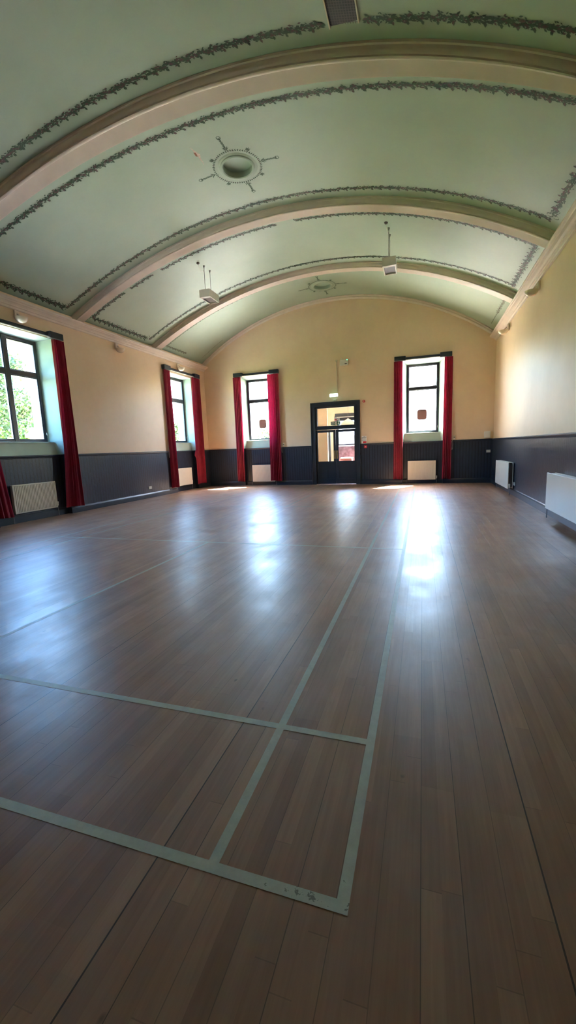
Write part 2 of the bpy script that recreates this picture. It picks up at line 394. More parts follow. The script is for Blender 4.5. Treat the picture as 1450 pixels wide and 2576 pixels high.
tag(mb.build('wall_back', M['wall']), 'cream wall behind the viewer', 'wall', kind='structure')

# ceiling: the vault, with round vent openings left in it
ROSES = [(-3.425, 8.17), (-3.262, 14.59), (-3.3, 2.2)]
HR = 0.285
mb = MB()
NA = 64; ys = sorted(set([YB + i * 0.5 for i in range(40)] + [YE + 0.02] + [v for _, y in ROSES for v in (y - 0.5, y + 0.5)]))
def arcgrid(a0, a1, na, y0, y1):
    for i in range(na):
        b0 = a0 + (a1 - a0) * i / na; b1 = a0 + (a1 - a0) * (i + 1) / na
        mb.quad(vp(b0, y0), vp(b1, y0), vp(b1, y1), vp(b0, y1))
rose_a = math.asin((ROSES[0][0] - VCX) / VR); aw = 0.5 / VR
cut_y = sorted(set([YB] + [v for _, y in ROSES for v in (y - 0.5, y + 0.5)] + [YE + 0.02]))
for y0, y1 in zip(cut_y[:-1], cut_y[1:]):
    rs = [q for q in ROSES if abs(q[1] - (y0 + y1) / 2) < 0.01]
    if not rs: arcgrid(A0 - 0.01, A1 + 0.01, NA, y0, y1); continue
    ra = math.asin((rs[0][0] - VCX) / VR)
    arcgrid(A0 - 0.01, ra - aw, NA // 2, y0, y1); arcgrid(ra + aw, A1 + 0.01, NA // 2, y0, y1)
    n = 48; L = []; F = []
    for i in range(n):
        t = 2 * math.pi * i / n; c, s_ = math.cos(t), math.sin(t); m_ = max(abs(c), abs(s_))
        for rr in (HR, 0.5 / m_):
            L.append(vp(ra + rr * c / VR, rs[0][1] + rr * s_))
    for i in range(n): F.append((2 * i, 2 * ((i + 1) % n), 2 * ((i + 1) % n) + 1, 2 * i + 1))
    mb.add(L, F)
mb.cur = 0
ce = mb.build('ceiling', M['ceil'], smooth=True); tag(ce, 'sage green barrel vaulted ceiling', 'ceiling', kind='structure')
rf = MB(); 
rf.box(XL - 0.7, XR + 0.7, YB - 0.4, YE + 0.75, 7.05, 7.2); tag(rf.build('ceiling_roof_deck', M['slateroof']), 'flat deck closing the roof above the vault', 'ceiling', kind='structure')
for sx, xx in ((-1, XL - 0.62), (1, XR + 0.62)):
    q = MB(); q.box(min(xx, xx + sx * 0.05), max(xx, xx + sx * 0.05), YB - 0.4, YE + 0.7, 4.8, 7.1); tag(q.build('trim_%d' % (90 + (sx > 0)), M['slateroof']), 'outer eaves boarding above the side wall', 'trim', kind='structure')

# transverse ribs
RIBS = [(-0.95, 0.5, 0.0, -0.52, 0.6, 0.0), (2.35, 0.47, 0.0, 2.76, 0.66, 0.0), (5.691, 0.467, 0.011, 6.09, 0.671, 0.005), (9.01, 0.684, 0.0, 9.475, 0.727, 0.01), (12.245, 0.8, -0.018, 12.80, 0.70, -0.01)]
PROF = [(0.0, -0.01), (0.0, 0.03), (0.035, 0.04), (0.04, 0.075), (0.075, 0.115), (0.09, 0.12), (0.09, 0.14), (0.12, 0.150), (0.17, 0.150), (0.20, 0.138), (0.225, 0.10), (0.25, 0.088), (0.42, 0.105), (0.62, 0.138), (0.67, 0.142), (0.70, 0.125), (0.71, 0.09), (0.72, 0.03), (0.74, 0.02), (0.75, -0.01)]
def ribN(k_, a): q = RIBS[k_]; return q[0] + q[1] * tt(a) + q[2] * (VR * math.sin(a))
def ribF(k_, a): q = RIBS[k_]; return q[3] + q[4] * tt(a) + q[5] * (VR * math.sin(a))
for k_ in range(5):
    mb = MB(); n = 72; L = []
    for i in range(n + 1):
        a = A0 - 0.005 + (A1 - A0 + 0.01) * i / n; y0, y1 = ribN(k_, a), ribF(k_, a)
        for s_, d_ in PROF: L.append(vp(a, y0 + (y1 - y0) * s_, d_))
    m_ = len(PROF); F = [(i * m_ + j, i * m_ + j + 1, (i + 1) * m_ + j + 1, (i + 1) * m_ + j) for i in range(n) for j in range(m_ - 1)]
    mb.add(L, F); o = mb.build('trim_%d' % (k_ + 1), M['plaster'], smooth=True)
    tag(o, ['pinkish plaster ceiling rib behind the viewer', 'pinkish plaster ceiling rib over the viewer', 'pinkish plaster ceiling rib nearest in view', 'pinkish plaster ceiling rib in the middle of the view', 'pinkish plaster ceiling rib nearest the end wall'][k_], 'ceiling rib', kind='structure')
# arch moulding on the end wall
mb = MB(); L = []; n = 72; pr = [(0.0, 0.0), (0.06, 0.0), (0.065, 0.03), (0.05, 0.05), (0.055, 0.09), (0.03, 0.115), (0.02, 0.135), (0.0, 0.135)]
for i in range(n + 1):
    a = A0 - 0.005 + (A1 - A0 + 0.01) * i / n
    for dy, dr in pr: L.append(vp(a, YE - dy, dr))
mb.add(L, [(i * 8 + j, i * 8 + j + 1, (i + 1) * 8 + j + 1, (i + 1) * 8 + j) for i in range(n) for j in range(7)])
tag(mb.build('trim_6', M['plaster'], smooth=True), 'pinkish arch moulding where the vault meets the end wall', 'moulding', kind='structure')
# cornices
cp = [(0.0, 4.69), (-0.035, 4.695), (-0.045, 4.715), (-0.05, 4.735), (-0.075, 4.745), (-0.085, 4.765), (-0.12, 4.785), (-0.165, 4.80), (-0.175, 4.815), (-0.205, 4.825), (-0.215, 4.84), (-0.215, 4.865), (-0.2, 4.87), (0.0, 4.88)]
for nm, tf, n_ in (('trim_7', T_LEFT, 'left'), ('trim_8', T_RIGHT, 'right')):
    mb = MB(tf); mb.strip(cp, YB, YE - 0.001); tag(mb.build(nm, M['plaster']), 'pinkish plaster cornice along the %s wall' % n_, 'cornice', kind='structure')

# round vents ("roses") in the crown of the vault
def rose(cx, cy, label, arms=True):
    ra = math.asin((cx - VCX) / VR)
    root = thing('ceiling_vent', label, 'ceiling vent')
    def P(rad, t, drop): return vp(ra + rad * math.cos(t) / VR, cy + rad * math.sin(t), drop)
    def ring(name, prof, mat, smooth=True):
        m = MB(); n = 48; L = [P(rd, 2 * math.pi * i / n, dr) for i in range(n) for rd, dr in prof]; k2 = len(prof)
        m.add(L, [(i * k2 + j, i * k2 + j + 1, ((i + 1) % n) * k2 + j + 1, ((i + 1) % n) * k2 + j) for i in range(n) for j in range(k2 - 1)])
        return m.build(name, mat, root, smooth)
    ring('moulded_ring', [(HR - 0.005, -0.02), (HR - 0.005, 0.02), (HR + 0.015, 0.03), (HR + 0.04, 0.022), (HR + 0.05, 0.008), (HR + 0.09, 0.006), (HR + 0.1, 0.0)], M['ceil'])
    ring('recess', [(0.001, -0.085), (HR - 0.015, -0.085), (HR - 0.003, -0.08), (HR, -0.0)], M['ceil'])
    m = MB()
    def leaf(c, ang, ln, w, mi=0):
        # leaf drawn in ceiling tangent plane: c=(radial x offset, y offset)
        ca, sa = math.cos(ang), math.sin(ang)
        pts = [(0, 0), (ln * 0.4, w), (ln, 0), (ln * 0.45, -w)]
        m.cur = mi
        m.add([vp(ra + (c[0] + x * ca - y * sa) / VR, cy + c[1] + x * sa + y * ca, 0.004 + 0.002 * mi) for x, y in pts], [(0, 1, 2, 3)])
    RG = 0.455
    for i in range(64):
        t = 2 * math.pi * i / 64; 
        for q in (-0.7, 0.7, 0.1): leaf((RG * math.cos(t), RG * math.sin(t)), t + math.pi / 2 + q + random.uniform(-.2, .2), 0.042, 0.008, int(random.random() < 0.15))
    for i in range(4):
        t = i * math.pi / 2 + 0.0
        c, s_ = math.cos(t), math.sin(t)
        for j in range(15):
            rr = RG + 0.02 + j * 0.021
            for q in (-0.8, 0.8): leaf((rr * c, rr * s_), t + q + random.uniform(-.3, .3), 0.035 + (0.05 if j < 3 else 0) + (0.02 if j > 12 else 0), 0.008, 0)
            leaf((rr * c, rr * s_), t, 0.03, 0.006, 0)
        for j in range(8):      # curl at the tip
            aa = t + j * 0.8; leaf((0.80 * c + 0.028 * math.cos(aa), 0.80 * s_ + 0.028 * math.sin(aa)), aa + 1.4, 0.035, 0.009, 0)
        t2 = t + math.pi / 4
        for q in (-0.9, 0, 0.9): 
            for j in range(3): leaf(((RG + 0.02 + j * 0.02) * math.cos(t2), (RG + 0.02 + j * 0.02) * math.sin(t2)), t2 + q, 0.06, 0.009, 0)
    m.build('painted_garland', [M['leafp'], M['leafq']], root)
    settle(root); return root
rose(*ROSES[0], 'round sage ceiling vent with painted leaf sprays, nearer of the two')
rose(*ROSES[1], 'round sage ceiling vent with painted leaf sprays, close to the end wall')

# painted garland borders framing each bay (stencilled leaves)
def leaf_band(root, run, mats, rnd):
    fn, ln, w = run; m = MB(); step = 0.0105; n = max(3, int(ln / step)); per = 0.178
    for i in range(n):
        s_ = i / n * ln; a, y = fn(s_); a2, y2 = fn(s_ + 0.02)
        dx, dy = (a2 - a) * VR, (y2 - y); L_ = math.hypot(dx, dy) or 1; ux, uy = dx / L_, dy / L_
        ph = (s_ % per) / per
        spine = (0.10 - 0.22 * ph) * w
        specs = [(spine + rnd.uniform(-.16, .16) * w, rnd.uniform(-.35, .35), rnd.uniform(.035, .06)),
                 (spine + rnd.uniform(-.34, .34) * w, rnd.uniform(-.9, .9), rnd.uniform(.028, .05))]
        if i % 2 == 0: specs.append((spine + rnd.uniform(-.3, .1) * w, rnd.uniform(.5, 1.0), rnd.uniform(.03, .05)))
        if ph > 0.86: specs += [(spine - 0.30 * w, 1.45 + rnd.uniform(-.2, .2), .05), (spine + 0.25 * w, -1.2, .035)]
        for q, (off, ang, ll) in enumerate(specs):
            ll *= (w / 0.12 * 0.6 + 0.4); ww = ll * 0.23; ca, sa = math.cos(ang), -math.sin(ang); m.cur = int(rnd.random() < 0.16); V = []
            for x, yv in ((-ll * .5, 0), (-ll * .05, ww), (ll * .5, 0), (0, -ww)):
                lx = x * ca - yv * sa; ly = -(x * sa + yv * ca + off)
                V.append(vp(a + (lx * ux - ly * uy) / VR, y + lx * uy + ly * ux, 0.004 + 0.0015 * m.cur + 0.0004 * q))
            m.add(V, [(0, 1, 2, 3)])
    m.build('leaf_band', mats, root)
def bow(root, a, y):
    m = MB()
    for sgn in (-1, 1):
        L = []
        for i in range(15):
            t = i / 14 * 2 * math.pi
            for w in (-0.006, 0.006): L.append(vp(a + (sgn * (0.055 - 0.055 * math.cos(t)) + w) / VR, y + 0.045 * math.sin(t) + w, 0.004))
        m.add(L, [(2 * i, 2 * i + 1, 2 * i + 3, 2 * i + 2) for i in range(14)])
        L = []
        for i in range(9):
            t = i / 8
            for w in (-0.006, 0.006): L.append(vp(a + (sgn * (0.02 + 0.05 * t) + w + 0.012 * math.sin(t * 7)) / VR, y - 0.15 * t, 0.004))
        m.add(L, [(2 * i, 2 * i + 1, 2 * i + 3, 2 * i + 2) for i in range(8)])
    m.build('ribbon_bow', M['leafp'], root)
def garland(label, runs, bows=(), seed=1):
    root = thing('garland_border', label, 'painted border', 'painted leaf garlands round the ceiling bays'); rnd = random.Random(seed)
    for r_ in runs: leaf_band(root, r_[:3], r_[3] if len(r_) > 3 else G, rnd)
    for a, y in bows: bow(root, a, y)
    settle(root)
aL = math.asin((-8.46 - VCX) / VR); aR = math.asin((2.06 - VCX) / VR)
def arcrun(kind, k_, off, xa=None, xb=None, w=0.16):
    a0 = aL if xa is None else math.asin((xa - VCX) / VR); a1 = aR if xb is None else math.asin((xb - VCX) / VR)
    fn = (ribN if kind == 'N' else ribF); return (lambda s_: (a0 + s_ / VR, fn(k_, a0 + s_ / VR) + off), (a1 - a0) * VR, w)
def siderun(a, ya, yb, w=0.18): return (lambda s_: (a, ya + s_), yb - ya, w)
G = [M['leafp'], M['leafq']]; GF = [M['fadep'], M['leafq']]; GX = [M['fadep'], M['fadep']]
garland('dark green painted leaf border before the nearest ceiling rib, broken by the grille', [arcrun('N', 2, -0.27, -8.46, -1.20), arcrun('N', 2, -0.27, -0.71, 2.06)], seed=3)
garland('dark green painted leaf border framing the ceiling bay that holds the larger round vent', [arcrun('F', 2, 0.15), siderun(aL, 6.35, 8.70), siderun(aR, 6.35, 8.65), arcrun('N', 3, -0.30)], [(aL, 8.72), (aR, 8.68)], 1)
garland('painted leaf border with gaps framing the ceiling bay where the box lights hang', [arcrun('F', 3, 0.12, -8.44, -7.55), arcrun('F', 3, 0.15, -7.38, -6.76), arcrun('F', 3, 0.17, -6.52, -3.42), arcrun('F', 3, 0.17, -2.96, 2.06), siderun(aL, 9.60, 11.90), siderun(aR, 9.65, 11.95), arcrun('N', 4, -0.33)], [(aL, 9.52), (aL, 11.95), (aR, 9.6), (aR, 12.0)], 4)
garland('faded thin painted leaf border in the ceiling bay next to the end wall', [arcrun('F', 4, 0.14, None, None, 0.08) + (GF,), siderun(aL, 12.95, 14.3, 0.12) + (GF,), siderun(aR, 12.98, 14.2, 0.12) + (GF,), (lambda s_: (aL + 0.12 * s_ / 0.6 + 0.01, 15.42), 0.6, 0.05, GX), siderun(aR, 14.2, 15.3, 0.04) + (GX,)], [(aL, 12.9), (aR, 12.95)], 6)

# rectangular grille in the vault near the nearest rib
ga = math.asin((-0.955 - VCX) / VR)
root = thing('ceiling_grille', 'dark square-mesh grille with pale side rims set in the ceiling', 'grille')
def GP(u_, v_, d_): return vp(ga + u_ / VR, v_, d_)
m = MB()
for s_ in (-1, 1):
    for v0, v1 in ((4.9, 5.90),):
        x0 = s_ * 0.195; x1 = s_ * 0.18
        y_e = v1 - 0.03 * (s_ + 1)
        m.add([GP(x0, v0, -.01), GP(x1, v0, -.01), GP(x1, v0, .03), GP(x0, v0, .03), GP(x0, y_e, -.01), GP(x1, y_e, -.01), GP(x1, y_e, .03), GP(x0, y_e, .03)], [(0, 1, 5, 4), (1, 2, 6, 5), (2, 3, 7, 6), (3, 0, 4, 7), (4, 5, 6, 7), (0, 1, 2, 3)])
m.build('rim', M['cream'], root)
m = MB(); m.quad(GP(-.18, 4.9, 0.003), GP(.18, 4.9, 0.003), GP(.18, 5.83, 0.003), GP(-.18, 5.89, 0.003)); m.build('backing', M['dark'], root)
m = MB()
for i in range(12):
    x = -.18 + .36 * i / 11; w = 0.004; m.quad(GP(x - w, 4.9, 0.012), GP(x + w, 4.9, 0.012), GP(x + w, 5.86, 0.012), GP(x - w, 5.86, 0.012))
for i in range(30):
    y = 4.91 + i * 0.032; w = 0.004; m.quad(GP(-.18, y - w, 0.014), GP(.18, y - w, 0.014), GP(.18, y + w, 0.014), GP(-.18, y + w, 0.014))
m.build('mesh_bars', M['grey'], root); settle(root)

# peeled mark beside the near ceiling vent
m = MB(); sa_ = math.asin((-3.95 - VCX) / VR)
path = [(-0.03, 7.34), (-0.01, 7.42), (0.0, 7.50), (0.02, 7.58), (0.0, 7.66), (0.0, 7.76), (-0.02, 7.84)]; wd = [0.003, 0.008, 0.022, 0.03, 0.012, 0.006, 0.003]
L = []
for (x, y), w in zip(path, wd): L += [vp(sa_ + (x - w) / VR, y, 0.003), vp(sa_ + (x + w) / VR, y, 0.003)]
m.add(L, [(2 * i, 2 * i + 1, 2 * i + 3, 2 * i + 2) for i in range(6)])
m.cur = 1; m.add([vp(sa_ + (-0.035) / VR, 7.48, 0.0035), vp(sa_ + 0.0, 7.5, 0.0035), vp(sa_ - 0.01 / VR, 7.6, 0.0035), vp(sa_ - 0.04 / VR, 7.58, 0.0035)], [(0, 1, 2, 3)])
tag(m.build('peeled_paint_patch', [M['peel'], M['peelred']]), 'small streak of peeled paint with rusty stain left of the near ceiling vent', 'paint damage')

# ------------------------------------------------------------------ wainscot, rails, skirting
def segs(a, b, cuts):
    out = []; p = a
    for c0, c1 in sorted(cuts):
        if c1 <= a or c0 >= b: continue
        if c0 > p: out.append((p, c0))
        p = max(p, c1)
    if p < b: out.append((p, b))
    return out
railp = [(0.0, 1.44), (-0.018, 1.44), (-0.022, 1.465), (-0.034, 1.475), (-0.04, 1.49), (-0.04, 1.505), (-0.03, 1.513), (0.0, 1.513)]
skp = [(0.0, 0.0), (-0.034, 0.0), (-0.034, 0.125), (-0.024, 0.15), (-0.014, 0.165), (-0.012, 0.18), (0.0, 0.18)]
def dado(tf, a, b, cuts, tag_, n0):
    w = MB(tf); ra_ = MB(tf); sk = MB(tf)
    for s0, s1 in segs(a, b, cuts):
        w.box(s0, s1, -0.012, -0.001, 0.0, 1.47); ra_.strip(railp, s0, s1, True); sk.strip(skp, s0, s1, True)
    tag(w.build('trim_%d' % n0, M['board']), 'slate grey tongue and groove boarding on the %s wall' % tag_, 'wainscot', kind='structure')
    tag(ra_.build('trim_%d' % (n0 + 1), M['slate']), 'slate grey dado rail on the %s wall' % tag_, 'dado rail', kind='structure')
    tag(sk.build('baseboard_%s' % tag_, M['slate']), 'slate grey skirting board on the %s wall' % tag_, 'baseboard', kind='structure')
dado(T_END, XL + 0.012, XR - 0.012, list(WIN_END) + [(-4.11, -2.21)], 'end', 10)
dado(T_LEFT, YB, YE - 0.001, WIN_LEFT, 'left', 20)
dado(T_RIGHT, YB, YE - 0.001, [], 'right', 30)

# ------------------------------------------------------------------ windows
def window(name, tf, u0, u1, head, f0, f1, fh, mull, label, fz=1.83, vent=None):
    """opening u0..u1 on the wall face, frame f0..f1 set 0.3 m back; niche with boarding below"""
    D_ = 0.30; N_ = 0.13
    root = thing(name, label, 'window', kind='structure')
    m = MB(tf)
    for a, fa in ((u0, f0), (u1, f1)):
        m.quad((a, 0, RAIL), (fa, D_, RAIL + 0.2), (fa, D_, fh), (a, 0, head))
        m.quad((a, 0, RAIL), (fa, D_, RAIL + 0.2), (fa, D_, RAIL), (a, 0, RAIL))
        m.add([(a, 0, RAIL), (fa, D_, RAIL + .2), (fa, D_, RAIL)], [(0, 1, 2)])
    m.quad((u0, 0, head), (u1, 0, head), (f1, D_, fh), (f0, D_, fh))
    m.build('splayed_reveal', M['mint'], root)
    # apron below the glass + sill ledge
    e0 = u0 + (f0 - u0) * N_ / D_; e1 = u1 + (f1 - u1) * N_ / D_
    m = MB(tf); m.quad((e0, N_, RAIL), (e1, N_, RAIL), (f1 + (e1 - f1) * .6, N_ + 0.05, fz - 0.025), (f0 + (e0 - f0) * .6, N_ + 0.05, fz - 0.025)); m.build('apron', M['mint'], root)
    m = MB(tf); m.box(f0 - 0.03 + (e0 - f0) * .4, f1 + 0.03 + (e1 - f1) * .4, N_ + 0.035, D_ + 0.03, fz - 0.03, fz - 0.004, 0.006); m.build('sill_board', M['mint'], root)
    # recessed boarding with its own rail and skirting
    m = MB(tf); m.quad((u0, N_, 0), (u1, N_, 0), (u1, N_, RAIL), (u0, N_, RAIL))
    for a in (u0, u1): m.quad((a, 0, 0), (a, N_, 0), (a, N_, RAIL), (a, 0, RAIL))
    m.build('niche_boarding', M['board'], root)
    m = MB(tf); m.strip([(d + N_, z) for d, z in railp], u0 + 0.001, u1 - 0.001, True); m.strip([(d + N_, z) for d, z in skp], u0 + 0.001, u1 - 0.001, True); m.build('niche_rail', M['slate'], root)
    # frame
    fr = MB(tf); st = 0.075
    tz0, tz1 = 3.345, 3.46
    d0, d1 = D_ - 0.01, D_ + 0.06
    fr.box(f0, f0 + st, d0, d1, fz, fh, 0.008); fr.box(f1 - st, f1, d0, d1, fz, fh, 0.008)
    fr.box(f0, f1, d0 + 0.001, d1, fh - 0.07, fh, 0.008); fr.box(f0, f1, d0 + 0.001, d1, fz, fz + 0.055, 0.008)
    fr.box(f0 + st, f1 - st, d0 - 0.006, d1, tz0, tz1, 0.01)
    xs = [(f0 + st, f1 - st)]
    if mull:
        mc = (f0 + f1) / 2; fr.box(mc - 0.06, mc + 0.06, d0 - 0.008, d1, fz, fh, 0.012); xs = [(f0 + st, mc - 0.06), (mc + 0.06, f1 - st)]
    frame = fr.build('frame', M['frame'], root)
    for a, b in xs:
        for z0, z1 in ((fz + .055, tz0), (tz1, fh - .07)):
            be = MB(tf); w = 0.016
            be.box(a, a + w, d0 + .015, d1 - .01, z0, z1); be.box(b - w, b, d0 + .015, d1 - .01, z0, z1); be.box(a + w, b - w, d0 + .015, d1 - .01, z1 - w, z1); be.box(a + w, b - w, d0 + .015, d1 - .01, z0, z0 + w)
            be.build('glazing_bead', M['frame'], root)
            g = MB(tf); g.box(a + .008, b - .008, D_ + 0.018, D_ + 0.024, z0 + .008, z1 - .008); g.build('glass_pane', M['glass'], root)
    c = MB(tf); c.tube([(f1 - 0.03, d0 - 0.005, 2.02), (f1 - 0.03, d0 - 0.03, 2.02)], 0.012); c.box(f1 - 0.04, f1 - 0.02, d0 - 0.04, d0 - 0.028, 1.98, 2.06, 0.003); c.build('catch', M['metal'], root)
    # outside stone reveal
    m = MB(tf); e = 0.01; d2 = 0.64
    for a, b in ((f0 - 0.12, f0 + 0.035), (f1 - 0.035, f1 + 0.12)): m.box(a, b, d1 + .001, d2, fz - 0.1, fh + 0.12)
    m.box(f0 + 0.035, f1 - 0.035, d1 + .001, d2, fh - 0.03, fh + 0.12); m.box(f0 + 0.035, f1 - 0.035, d1 + .001, d2 + 0.06, fz - 0.1, fz + 0.02)
    m.build('stone_reveal', M['stone'], root)
    if vent:
        uc, zc, w, h = vent; m = MB(tf)
        n = 20; L = []
        for dd in (D_ + 0.0, D_ + 0.016):
            for i in range(n * 2):
                t = 2 * math.pi * i / (n * 2); c_, s_ = math.cos(t), math.sin(t); k2 = (abs(c_) ** 5 + abs(s_) ** 5) ** (-1 / 5)
                L.append((uc + w / 2 * c_ * k2, dd, zc + h / 2 * s_ * k2))
        nn = 2 * n; m.add(L, [tuple(range(nn)), tuple(range(nn, 2 * nn))] + [(i, (i + 1) % nn, nn + (i + 1) % nn, nn + i) for i in range(nn)])
        m.build('vent_cover', M['vent'], root)
        m = MB(tf); L = []
        for i in range(nn):
            t = 2 * math.pi * i / nn; c_, s_ = math.cos(t), math.sin(t); k2 = (abs(c_) ** 5 + abs(s_) ** 5) ** (-1 / 5)
            for sc in (1.0, 0.93): L.append((uc + w / 2 * c_ * k2 * sc, D_ - 0.004, zc + h / 2 * s_ * k2 * sc))
        m.add(L, [(2 * i, 2 * i + 1, 2 * ((i + 1) % nn) + 1, 2 * ((i + 1) % nn)) for i in range(nn)])
        if name == 'window_2':
            for i in range(3): m.box(uc - 0.095 + i * 0.075, uc - 0.05 + i * 0.075, D_ - 0.012, D_ - 0.003, zc + h / 2 - 0.065, zc + h / 2 - 0.03, 0.003)
        m.build('vent_rim', M['grey'], root)
    settle(root); return root
window('window_1', T_END, *WIN_END[0], HEAD, -6.84, -5.71, 4.24, False, 'narrow dark framed window left of the doors', vent=(-6.22, 2.48, 0.31, 0.35))
window('window_2', T_END, *WIN_END[1], HEAD, -0.56, 0.545, 4.24, False, 'narrow dark framed window right of the doors', vent=(-0.025, 2.47, 0.33, 0.36))
window('window_3', T_LEFT, *WIN_LEFT[0], HEAD - 0.06, 13.42, 14.62, 4.22, False, 'narrow dark framed window at the far end of the left wall')
window('window_4', T_LEFT, *WIN_LEFT[1], HEAD - 0.06, 6.47, 8.12, 4.20, True, 'wide four pane dark framed window in the left wall')
# portals guide the daylight sampling through the glass
for tf, (a, b), ang in ((T_END, (-6.84, -5.71), 'e'), (T_END, (-0.56, 0.545), 'e'), (T_LEFT, (13.42, 14.62), 'l'), (T_LEFT, (6.47, 8.12), 'l')):
    ld = bpy.data.lights.new('daylight_portal', 'AREA'); ld.shape = 'RECTANGLE'; ld.size = b - a + 0.1; ld.size_y = 2.5; ld.cycles.is_portal = True
    lo = bpy.data.objects.new('daylight_portal', ld); COL.objects.link(lo); lo.location = tf(((a + b) / 2, 0.63, 3.03))
    lo.rotation_euler = Vector((0, -1, 0) if ang == 'e' else (1, 0, 0)).to_track_quat('-Z', 'Z').to_euler()

# clear sticker with the circled mark on the far left window
m = MB(T_LEFT); cu, cz = 13.96, 3.80
L = []
for i in range(33):
    t = 2 * math.pi * i / 32
    for rr in (0.085, 0.105): L.append((cu + rr * math.cos(t), 0.312, cz + rr * math.sin(t)))
m.add(L, [(2 * i, 2 * i + 1, 2 * i + 3, 2 * i + 2) for i in range(32)])
m.tube([(cu + 0.045, 0.311, cz + 0.03), (cu + 0.01, 0.311, cz + 0.05), (cu - 0.035, 0.311, cz + 0.03), (cu - 0.045, 0.311, cz - 0.02), (cu - 0.01, 0.311, cz - 0.05), (cu + 0.04, 0.311, cz - 0.03), (cu + 0.04, 0.311, cz + 0.0), (cu, 0.311, cz)], 0.008, 6)
tag(m.build('window_sticker', M['grey']), 'small circular sticker on the upper pane of the far left window', 'sticker')

# ------------------------------------------------------------------ pelmets, tracks, curtains
def pelmet(tf, u0, u1, z1, label, cord=None):
    root = thing('curtain_pelmet', label, 'pelmet', 'slate grey pelmets above the windows')
    z0 = z1 - 0.15
    m = MB(tf); m.box(u0 + 0.05, u1 - 0.05, -0.055, -0.001, z1 - 0.115, z1 - 0.055, 0.006); m.box(u0 + 0.05, u1 - 0.05, -0.075, -0.001, z1 - 0.058, z1 - 0.042, 0.004); m.build('pelmet_board', M['slate'], root)
    for a, b in ((u0, u0 + 0.385), (u1 - 0.385, u1)):
        m = MB(tf); m.box(a, b, -0.13, -0.001, z0, z1, 0.008); m.build('end_block', M['slate'], root)
    m = MB(tf); zt = z1 - 0.135; m.tube([(u0 + 0.1, -0.04, zt), (u0 + 0.2, -0.088, zt), (u1 - 0.2, -0.088, zt), (u1 - 0.1, -0.04, zt)], 0.014, 8); m.build('curtain_track', M['white'], root)
    if cord:
        cu_, ca_, cb_ = cord; m = MB(tf); pts = [(cu_, -0.045, z0 + 0.02), (cu_, -0.05, cb_ + 0.1)]
        for i in range(21):
            t = i / 20 * 2 * math.pi; pts.append((cu_ + 0.022 * math.sin(t), -0.06, (ca_ + cb_) / 2 + (cb_ - ca_) / 2 * math.cos(t)))
        m.tube(pts, 0.004, 6, False); m.build('pull_cord', M['white'], root)
    settle(root)
pelmet(T_END, -7.235, -5.33, 4.487, 'slate pelmet over the end wall window left of the doors', (-5.31, 1.28, 1.66))
pelmet(T_END, -0.97, 0.937, 4.487, 'slate pelmet over the end wall window right of the doors', (0.995, 1.18, 1.5))
pelmet(T_LEFT, 12.82, 15.22, 4.475, 'slate pelmet over the far left wall window', (12.785, 1.28, 1.6))
pelmet(T_LEFT, 6.02, 8.56, 4.43, 'wide slate pelmet over the near left wall window')

def curtain(tf, top, bot, z0, z1, label, folds=7, amp=0.03, d=-0.085, bulge=None, seed=0, sag=0.0):
    rnd = random.Random(seed); m = MB(tf); nu, nz = folds * 12, 40; L = []
    ph = [rnd.uniform(-0.5, 0.5) for _ in range(12)]
    for j in range(nz + 1):
        v = j / nz; z = z1 + (z0 - z1) * v
        a = top[0] + (bot[0] - top[0]) * v ** 1.5; b = top[1] + (bot[1] - top[1]) * v ** 1.5
        if bulge: a -= bulge * math.exp(-((z - 1.35) / 0.13) ** 2) * (1 + 0.4 * math.sin(z * 40))
        a += sag * math.sin(v * math.pi)
        for i in range(nu + 1):
            s_ = i / nu; w = s_ + 0.012 * math.sin(v * 3 + s_ * 9 + ph[0])
            am = amp * (0.45 + 0.75 * v) * (0.75 + 0.35 * math.sin(s_ * 9 + ph[1] * 6))
            dd = d + am * math.sin(w * folds * 2 * math.pi + ph[2] * 2) + 0.3 * am * math.sin(w * folds * 4.1 * math.pi + ph[3] + v * 1.2)
            zz = z - (0.006 * abs(math.sin(s_ * folds * 2 * math.pi)) if j == 0 else 0) + (0.012 * math.sin(s_ * 5 + ph[4]) if j == nz else 0)
            L.append((a + (b - a) * s_, dd, zz))
    for j in range(nz):
        for i in range(nu): m.add([], [])
    o0 = len(m.v); m.add(L, [(j * (nu + 1) + i, j * (nu + 1) + i + 1, (j + 1) * (nu + 1) + i + 1, (j + 1) * (nu + 1) + i) for j in range(nz) for i in range(nu)])
    o = m.build('curtain', M['curtain'], smooth=True); return tag(o, label, 'curtain', 'crimson curtains at the windows')
curtain(T_END, (-7.27, -6.93), (-7.31, -6.96), 0.165, 4.333, 'crimson curtain at the left edge of the end window left of the doors', 5, seed=1)
curtain(T_END, (-5.80, -5.33), (-5.82, -5.34), 0.175, 4.333, 'broad crimson curtain at the right edge of the end window left of the doors', 7, seed=2)
curtain(T_END, (-0.985, -0.685), (-1.005, -0.665), 0.165, 4.333, 'crimson curtain at the left edge of the end window right of the doors', 5, seed=3)
curtain(T_END, (0.70, 0.97), (0.665, 0.975), 0.16, 4.333, 'crimson curtain at the right edge of the end window right of the doors', 5, seed=4)
curtain(T_LEFT, (12.83, 13.20), (12.80, 13.24), 0.2, 4.321, 'crimson curtain on the near side of the far left wall window', 5, seed=5)
curtain(T_LEFT, (14.66, 15.27), (14.60, 15.28), 0.18, 4.321, 'crimson curtain with a bulge, between the far left window and the corner', 7, bulge=0.10, seed=6)
curtain(T_LEFT, (8.29, 8.60), (8.09, 8.66), 0.175, 4.276, 'crimson curtain on the far side of the wide left wall window', 5, seed=7, amp=0.038, sag=0.05)
curtain(T_LEFT, (6.02, 6.32), (5.98, 6.66), 0.19, 4.276, 'crimson curtain on the near side of the wide left window, at the photo edge', 6, seed=8, amp=0.038)

